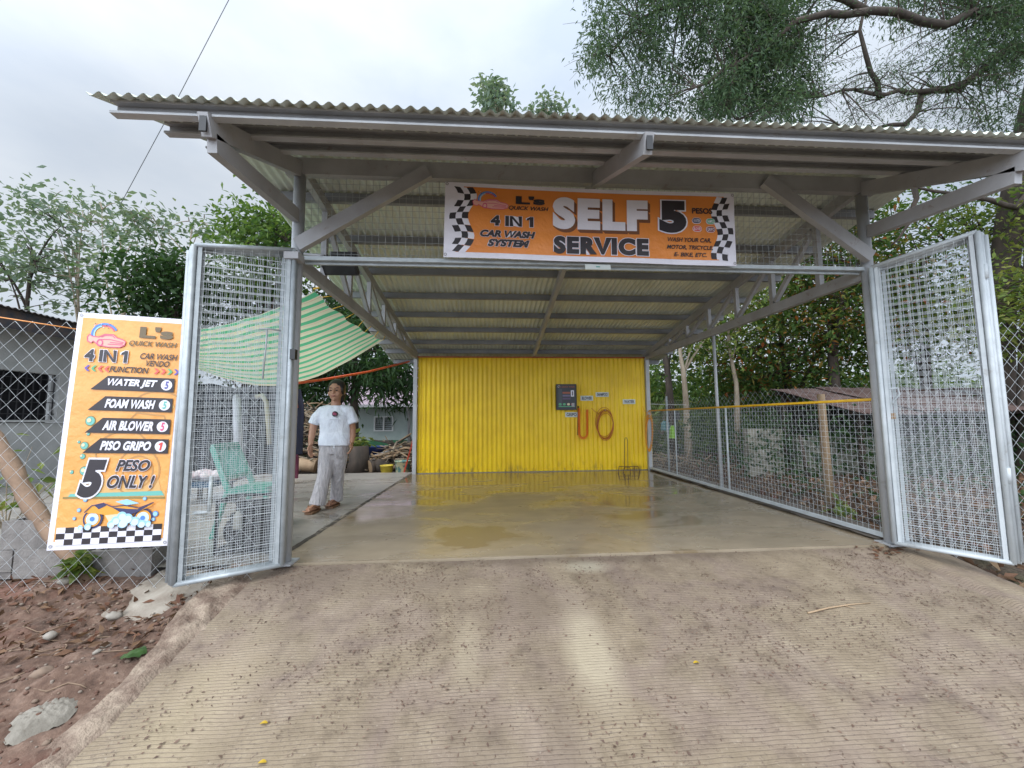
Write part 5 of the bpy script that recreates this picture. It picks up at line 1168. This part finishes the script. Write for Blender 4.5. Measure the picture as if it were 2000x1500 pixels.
b = MB(); b.tube([U(1268, 789, Y=7.7), U(1300, 790, Y=8.6), U(1345, 791, Y=9.0)], .006, 5); tag(b.build('white_cord', mat('white_cord', (.6, .6, .58))), 'white cord tied from the yellow wall corner to the pale trunk', 'cord')

# ------------------------------------------------------------------ things seen through the left gate
grn = mat('teal_plastic', (.12, .40, .32), (.10, .35, .28), rough=.4)
sy = 3.95; s0 = U(470, 948, Y=sy); s1 = U(536, 936, Y=sy-.05); sz = s0.z
ch = empty('plastic_chair', (s0.x+.2, sy, -.012), 'teal green plastic chair behind the left folding gate', 'chair')
cx0 = s0.x; cy0 = sy
b = MB(); b.grid(lambda u, v: (cx0+.35*u, cy0-.21+.42*v, sz-.02*math.sin(u*3.14)*math.sin(v*3.14)+(.015 if u > .95 else 0)), 10, 10); b.grid(lambda u, v: (cx0+.35*u, cy0-.21+.42*(1-v), sz-.028), 3, 3)
for v in (0, 1): b.beam((cx0, cy0-.21+.42*v, sz-.02), (cx0+.35, cy0-.21+.42*v, sz-.02), .012, .04)
b.beam((cx0+.35, cy0-.21, sz-.02), (cx0+.35, cy0+.21, sz-.02), .012, .045); b.build('seat', grn, ch)
tp = U(440, 872, Y=sy); bt = tp-Vector((cx0, cy0, sz))
b = MB()
for v in (-1, 1): b.beam((cx0, cy0+.19*v, sz), (cx0+bt.x, cy0+.17*v, sz+bt.z), .03, .045, up=(1, 0, 0))
b.beam((cx0+bt.x, cy0-.18, sz+bt.z), (cx0+bt.x, cy0+.18, sz+bt.z), .03, .06); b.beam((cx0+bt.x*.25, cy0-.18, sz+bt.z*.25), (cx0+bt.x*.25, cy0+.18, sz+bt.z*.25), .02, .04)
for v in (-.11, -.04, .04, .11): b.beam((cx0+bt.x*.25, cy0+v, sz+bt.z*.25), (cx0+bt.x, cy0+v, sz+bt.z), .008, .045, up=(1, 0, 0))
b.build('backrest', grn, ch)
for x, v, dx in ((0, -1, -.09), (0, 1, -.09), (.33, -1, .0), (.33, 1, .0)):
    b = MB(); b.beam((cx0+x, cy0+.19*v, sz-.02), (cx0+x+dx, cy0+.22*v, -.012), .04, .03, up=(1, 0, 0)); b.build('leg', grn, ch)
# pressure pump under and before the chair
c = U(490, 1072, Y=3.42); pu = empty('pump', c, 'dark engine driven pump standing in front of the teal chair', 'pump')
dkm = mat('oily_metal', (.022, .022, .025), (.045, .042, .04), rough=.5, scale=14)
b = MB()
for dx in (-.19, .19):
    for dy in (-.13, .13): b.tube([c+Vector((dx, dy, 0)), c+Vector((dx, dy, .40))], .012, 6)
    b.tube([c+Vector((dx, -.13, .40)), c+Vector((dx, .13, .40))], .012, 6); b.tube([c+Vector((dx, -.13, .03)), c+Vector((dx, .13, .03))], .012, 6)
for dy in (-.13, .13):
    for z in (.03, .40): b.tube([c+Vector((-.19, dy, z)), c+Vector((.19, dy, z))], .012, 6)
b.build('frame', mat('dark_frame', (.03, .03, .035)), pu)
b = MB(); b.box(c+Vector((.03, 0, .17)), (.27, .21, .26))
for i in range(7): b.box(c+Vector((.03, 0, .07+.034*i)), (.31, .24, .010))
b.lathe(c+Vector((-.09, 0, .15)), [(.03, 0), (.085, .01), (.09, .07), (.05, .10)], 16, 0, (-1, 0, 0)); b.build('engine', dkm, pu)
b = MB(); b.ball(c+Vector((.02, 0, .33)), (.14, .10, .055), 14, 8); b.build('tank', black, pu)
b = MB(); b.lathe(c+Vector((-.02, -.16, .20)), [(.028, 0), (.030, .01), (.030, .09), (.022, .11), (.014, .12), (.014, .13), (.001, .13)], 14); b.build('white_canister', mat('off_white', (.55, .54, .48)), pu)
# dark woven screen, pole, bent pipe, low table with bundles
b = MB(); a0, a1 = U(372, 752, Y=5.5), U(548, 752, Y=6.0); zz0 = U(440, 935, Y=5.7).z
b.grid(lambda u, v: (a0.x+(a1.x-a0.x)*u+.02*math.sin(v*5), a0.y+.5*u+.06*math.sin(u*17)+.03*math.sin(u*7+v*3), a0.z+.03*math.sin(u*9)-(a0.z-zz0)*v), 50, 12)
tag(b.build('dark_screen', mat('black_net_cloth', (.016, .018, .022), (.035, .04, .05), rough=.9, scale=5)), 'black cloth screen hanging under the striped tarp behind the gate', 'screen')
b = MB(); b.tube([U(467, 905, Y=5.2), U(462, 778, Y=5.2)], [.05, .045], 10); b.tube([U(462, 778, Y=5.2), U(460, 772, Y=5.2)], [.03, .028], 10)
tag(b.build('pale_post', mat('pale_pvc', (.52, .53, .58), rough=.5)), 'pale upright pipe in front of the black cloth screen', 'post')
b = MB(); b.tube([U(500, 775, Y=5.0), U(512, 772, Y=5.0), U(520, 785, Y=5.0), U(524, 830, Y=5.0), U(526, 868, Y=5.0)], .026, 9)
tag(b.build('bent_pipe', mat('cream_pvc', (.50, .46, .34), rough=.5)), 'cream pipe with a bent top next to the left post', 'pipe')
b = MB(); b.tube([U(408, 1000, Y=4.6), U(413, 930, Y=4.7)], .02, 8); b.tube([U(408, 1000, Y=4.6), U(380, 1002, Y=4.7)], .015, 8)
tag(b.build('pipe_stub', galv), 'short grey pipe standing on the pad behind the gate mesh', 'pipe')
t0, t1 = U(362, 943, Y=5.4), U(440, 943, Y=5.4)
tb = empty('low_table', ((t0.x+t1.x)/2, 5.4, -.012), 'low blue topped table under the bundle behind the gate', 'table')
b = MB(); b.box(((t0.x+t1.x)/2, 5.4, t0.z), (t1.x-t0.x, .5, .05)); b.build('table_top', mat('blue_board', (.05, .10, .16), rough=.6), tb)
for dx in (t0.x+.05, t1.x-.05):
    for dy in (5.2, 5.6): b = MB(); b.beam((dx, dy, t0.z-.025), (dx, dy, -.012), .04, .04, up=(1, 0, 0)); b.build('leg', barkd, tb)
b = MB()
for i in range(5): b.ball((t0.x+.08+.12*i, 5.36+.05*(i % 2), t0.z+.085+.015*(i % 2)), (.10, .13, .065), 12, 8, 0, .35, seed=i)
tag(b.build('bundle', mat('pale_pink_cloth', (.55, .42, .45), (.62, .58, .56), rough=.9, scale=7, bump=.5, bscale=20)), 'crumpled pale pink cloth bundle lying on the low table', 'bundle')
b = MB(); b.tube([U(566, 958, Y=5.1), U(569, 962, Y=5.1), U(568, 972, Y=5.1)], .008, 6); tag(b.build('bent_rod', steel), 'bent steel rod end poking up from the pad by the left post', 'rod')

# ------------------------------------------------------------------ along the left fence and in the foreground
b = MB(); P0, P1 = U(-30, 838, Y=3.35), U(168, 1136, Y=2.98); n = 14
pts = [P0.lerp(P1, t)+Vector((.015*math.sin(t*9), 0, .012*math.sin(t*6+1))) for t in np.linspace(0, 1, n)]; pts[-1].z -= .05
b.tube(pts, [.052+.006*math.sin(i*2.1) for i in range(n)], 10)
for t in (4, 8): b.ball(pts[t]+Vector((.03, -.03, 0)), .022, 8, 6)
tag(b.build('leaning_pole', mat('brown_branch', (.29, .19, .125), (.20, .13, .085), rough=.85, scale=7, bump=.5)), 'thick brown branch pole leaning behind the left chain link fence', 'pole')
def block(c, rz, label):
    root = None; b = MB(); rot = Matrix.Rotation(rz, 3, 'Z'); L_, H_, D_ = .40, .19, .15
    for s in (-1, 1): b.box(Vector(c)+rot @ Vector((0, s*(D_/2-.014), H_/2)), (L_, .028, H_), 0, rot)
    for x in (-.186, -.062, .062, .186): b.box(Vector(c)+rot @ Vector((x, 0, H_/2-.001)), (.028, D_-.056, H_-.004), 0, rot)
    tag(b.build('hollow_block', mat('cement_block', (.27, .25, .235), (.18, .165, .155), rough=.95, scale=9, bump=.7, bscale=70)), label, 'concrete block', 'hollow blocks behind the left fence')
k = U(230, 1126, Y=3.02); block((k.x, 3.10, k.z-.02), R(2), 'grey hollow block right of the leaning pole foot'); k2_ = U(92, 1112, Y=3.10)
block((k.x-.50, 3.12, k.z-.005), R(-3), 'grey hollow block left of the leaning pole foot'); block((k.x-.93, 3.14, k.z-.01), R(1), 'grey hollow block nearest the left frame edge')
block((k.x-.62, 3.16, k.z+.183), R(5), 'grey hollow block sitting on top of the row behind the banner foot')
def on_bank(px, py):
    d_ = fwd*FPX+RT*(px-1000)+UP*(750-py); t = .5/FPX
    while t < 8/FPX:
        q = EYE+d_*t
        h = dz(q.x, q.y) if q.x < -1.62 else rampz(q.y)
        if q.z < h: return Vector((q.x, q.y, h))
        t += .004/FPX
    return q
stm = [mat('pale_stone', (.33, .30, .26), (.22, .19, .155), rough=.85, scale=14), mat('brown_stone', (.24, .17, .12), (.17, .12, .09), rough=.9, scale=14)]
for i, (px, py, r, mi, lb) in enumerate(((222, 1207, .035, 0, 'rounded pale grey stone in the middle of the red earth'), (280, 1188, .020, 0, 'flat pale stone at the concrete edge near the gate foot'), (98, 1246, .030, 0, 'pale oval stone below the leaning pole on the red earth'),
    (208, 1262, .018, 0, 'small whitish stone beside the kerb above the green leaf'), (130, 1138, .035, 0, 'whitish stone under the left fence by the weed'), (45, 1128, .045, 1, 'largest brown stone under the left fence'), (85, 1318, .035, 1, 'big reddish clod beside the cement spill'), (190, 1275, .016, 0, 'little pale pebble just left of the kerb'))):
    q = on_bank(px, py); b = MB(); b.ball(q+Vector((0, 0, r*.25)), (r*1.15, r*.9, r*.65), 12, 8, 0, .35, Matrix.Rotation(i*1.1, 3, 'Z'), i+2); tag(b.build('stone', stm[mi]), lb, 'stone')
rs = np.random.RandomState(77); b = MB()
for i in range(2600):
    x = rs.uniform(-4.2, -1.58); y = rs.uniform(.9, 3.0); r = .003+.010*rs.rand()**2.5; q = Vector((x, y, dz(x, y)+r*.3))
    b.ball(q, (r*1.2, r, r*.7), 6, 4, rs.randint(0, 3), .3, None, i)
tag(b.build('gravel', [mat('dun_gravel', (.27, .22, .18), (.18, .14, .11), rough=.9), stm[1], mat('red_clod', (.14, .075, .05), (.10, .05, .035), rough=.95)]), 'loose gravel and clods strewn over the red earth bank', 'gravel', kind='stuff')
cs = [(x, y, dz(x, y)+.012) for x, y in zip(rs.uniform(-4.2, -1.7, 420), rs.uniform(2.2, 3.05, 420))]
v, f = leafmesh(cs, 2, .02, .055, .024, .1, rs, .2); tag(mesh_from('dead_leaves', v, f, leafmat('brown_leaves', [(.13, .06, .04), (.20, .12, .07), (.08, .045, .03), (.16, .07, .04)], .1, .8), None), 'brown dead leaves gathered under the left fence', 'leaf litter', kind='stuff')
b = MB(); rq = random.Random(12)
for i in range(70):
    x, y = rq.uniform(-3.8, -1.7), rq.uniform(1.4, 3.0); a_ = rq.uniform(0, 6.28); l_ = rq.uniform(.04, .16); pts = [(x+math.cos(a_)*l_*t, y+math.sin(a_)*l_*t+.01*math.sin(t*4+i), dz(x+math.cos(a_)*l_*t, y+math.sin(a_)*l_*t)+.006) for t in (-1, -.4, .2, .7, 1)]
    b.tube(pts, [.002, .003, .0035, .003, .0015], 5)
tag(b.build('root_twigs', mat('dry_root', (.26, .18, .12), (.14, .09, .06), rough=.9)), 'thin dry roots and twigs scattered over the red earth bank', 'twigs', kind='stuff')
q = on_bank(82, 1392); b = MB()
b.grid(lambda u, v: (q.x+(.105*u+.02*noise.noise(Vector((v*6, 0, 3))))*math.cos(v*6.2832+.5)*1.0*(1+.25*noise.noise(Vector((math.cos(v*6.28), math.sin(v*6.28), 0)))), q.y+.10*u*math.sin(v*6.2832+.5)*(1+.3*noise.noise(Vector((math.cos(v*6.28), math.sin(v*6.28), 4)))), rampz(q.y+.10*u*math.sin(v*6.2832+.5))+.015+.03*(1-u**3)+.012*noise.noise(Vector((u*9*math.cos(v*6.28), u*9*math.sin(v*6.28), 1)))), 14, 48)
tag(b.build('cement_spill', mat('dried_cement', (.27, .245, .205), (.18, .16, .13), rough=.9, scale=8, bump=.6, bscale=45)), 'dried grey cement lump at the lower left edge of the ramp', 'cement')
q = on_bank(258, 1287); b = MB()
b.grid(lambda u, v: (q.x+(u-.5)*.085+.01*v, q.y+(v-.5)*.10*(.35+2.6*u*(1-u)), q.z+.018+.018*math.sin(u*3.1)+.010*noise.noise(Vector((u*4, v*4, 0)))-.008*abs(v-.5)), 12, 8)
tag(b.build('fallen_leaf', mat('fresh_leaf', (.045, .10, .022), (.032, .075, .018), rough=.45, scale=20)), 'big fresh green leaf lying on the kerb', 'leaf')
def on_ramp(px, py):
    d_ = fwd*FPX+RT*(px-1000)+UP*(750-py); t = (-.012-SL*Y0-1)/(d_.z-SL*d_.y); return EYE+d_*t
q0, q1 = on_ramp(1578, 1200), on_ramp(1700, 1180); b = MB()
b.tube([q0+Vector((0, 0, .008)), q0.lerp(q1, .35)+Vector((0, .01, .012)), q0.lerp(q1, .7)+Vector((0, .012, .010)), q1+Vector((0, 0, .007))], [.005, .0045, .004, .002], 6); b.tube([q0.lerp(q1, .6)+Vector((0, .01, .01)), q0.lerp(q1, .68)+Vector((0, -.03, .008))], [.003, .0015], 5)
tag(b.build('twig', tanlog), 'thin dry twig lying across the right side of the ramp', 'twig')
for px, py, lb in ((515, 1416, 'yellow leaf scrap on the ramp near the bottom left'), (512, 1493, 'yellow leaf scrap at the bottom edge of the ramp'), (322, 1082, 'yellowed leaf lying beside the left hollow block'), (1360, 1297, 'small yellow leaf scrap in the middle of the ramp')):
    q = on_ramp(px, py); b = MB(); b.grid(lambda u, v: (q.x+(u-.5)*.030, q.y+(v-.5)*.018*(.2+3*u*(1-u)), q.z+.006+.006*math.sin(u*3)), 5, 4); tag(b.build('fallen_leaf', mat('yellow_leaf', (.55, .36, .03), rough=.6)), lb, 'leaf')
# tiny dry leaflets shed over the ramp
rs = np.random.RandomState(101); pts = []
while len(pts) < 11000:
    x, y = rs.uniform(-1.45, 3.1), rs.uniform(.95, 3.0)
    dn = .42+.9*noise.noise(Vector((x*1.6, y*1.6, 2)))+.9*noise.noise(Vector((x*7, y*7, 7)))
    if rs.rand() < dn*(.35+.65*min(1, (y-.9)/1.4)): pts.append((x, y, rampz(y)+.004))
P_ = np.array(pts); n = len(P_); th = rs.uniform(0, 6.28, n); l = (.002+.009*rs.rand(n)**2.4)[:, None]; w_ = l*rs.uniform(.22, .55, n)[:, None]
d = np.stack([np.cos(th), np.sin(th), np.zeros(n)], 1); d[:, 2] = d[:, 1]*SL; s = np.stack([-np.sin(th), np.cos(th), np.zeros(n)], 1); z_ = np.array([0, 0, 1.]); cu = rs.uniform(-.8, .8, n)[:, None]
V = np.stack([P_-d*l, P_+s*w_+s*cu*l*.5+z_*.003, P_+d*l+z_*.004*rs.rand(n, 1), P_-s*w_+s*cu*l*.5], 1).reshape(-1, 3)
tag(mesh_from('leaf_crumbs', V, np.arange(n*4).reshape(-1, 4), leafmat('crumb_brown', [(.15, .095, .07), (.20, .135, .10), (.105, .068, .054), (.24, .17, .125)], .0, .85), None), 'tiny dry brown leaflets shed over the grooved ramp', 'leaf litter', kind='stuff')
b = MB(); rs2 = random.Random(4)
for i in range(60):
    q = on_ramp(1700+rs2.gauss(30, 28), 1075+rs2.gauss(0, 7)); l_ = .025; t_ = rs2.uniform(0, 6.28); dd = Vector((math.cos(t_), math.sin(t_), .1)); b.add([q+dd*l_+Vector((0, 0, .006)), q+Vector((-dd.y, dd.x, 0))*.009+Vector((0, 0, .012)), q-dd*l_+Vector((0, 0, .006)), q-Vector((-dd.y, dd.x, 0))*.009+Vector((0, 0, .004))], [(0, 1, 2, 3)])
tag(b.build('dead_leaves', bpy.data.materials['brown_leaves']), 'patch of brown leaves at the foot of the right gate', 'leaf litter', kind='stuff')
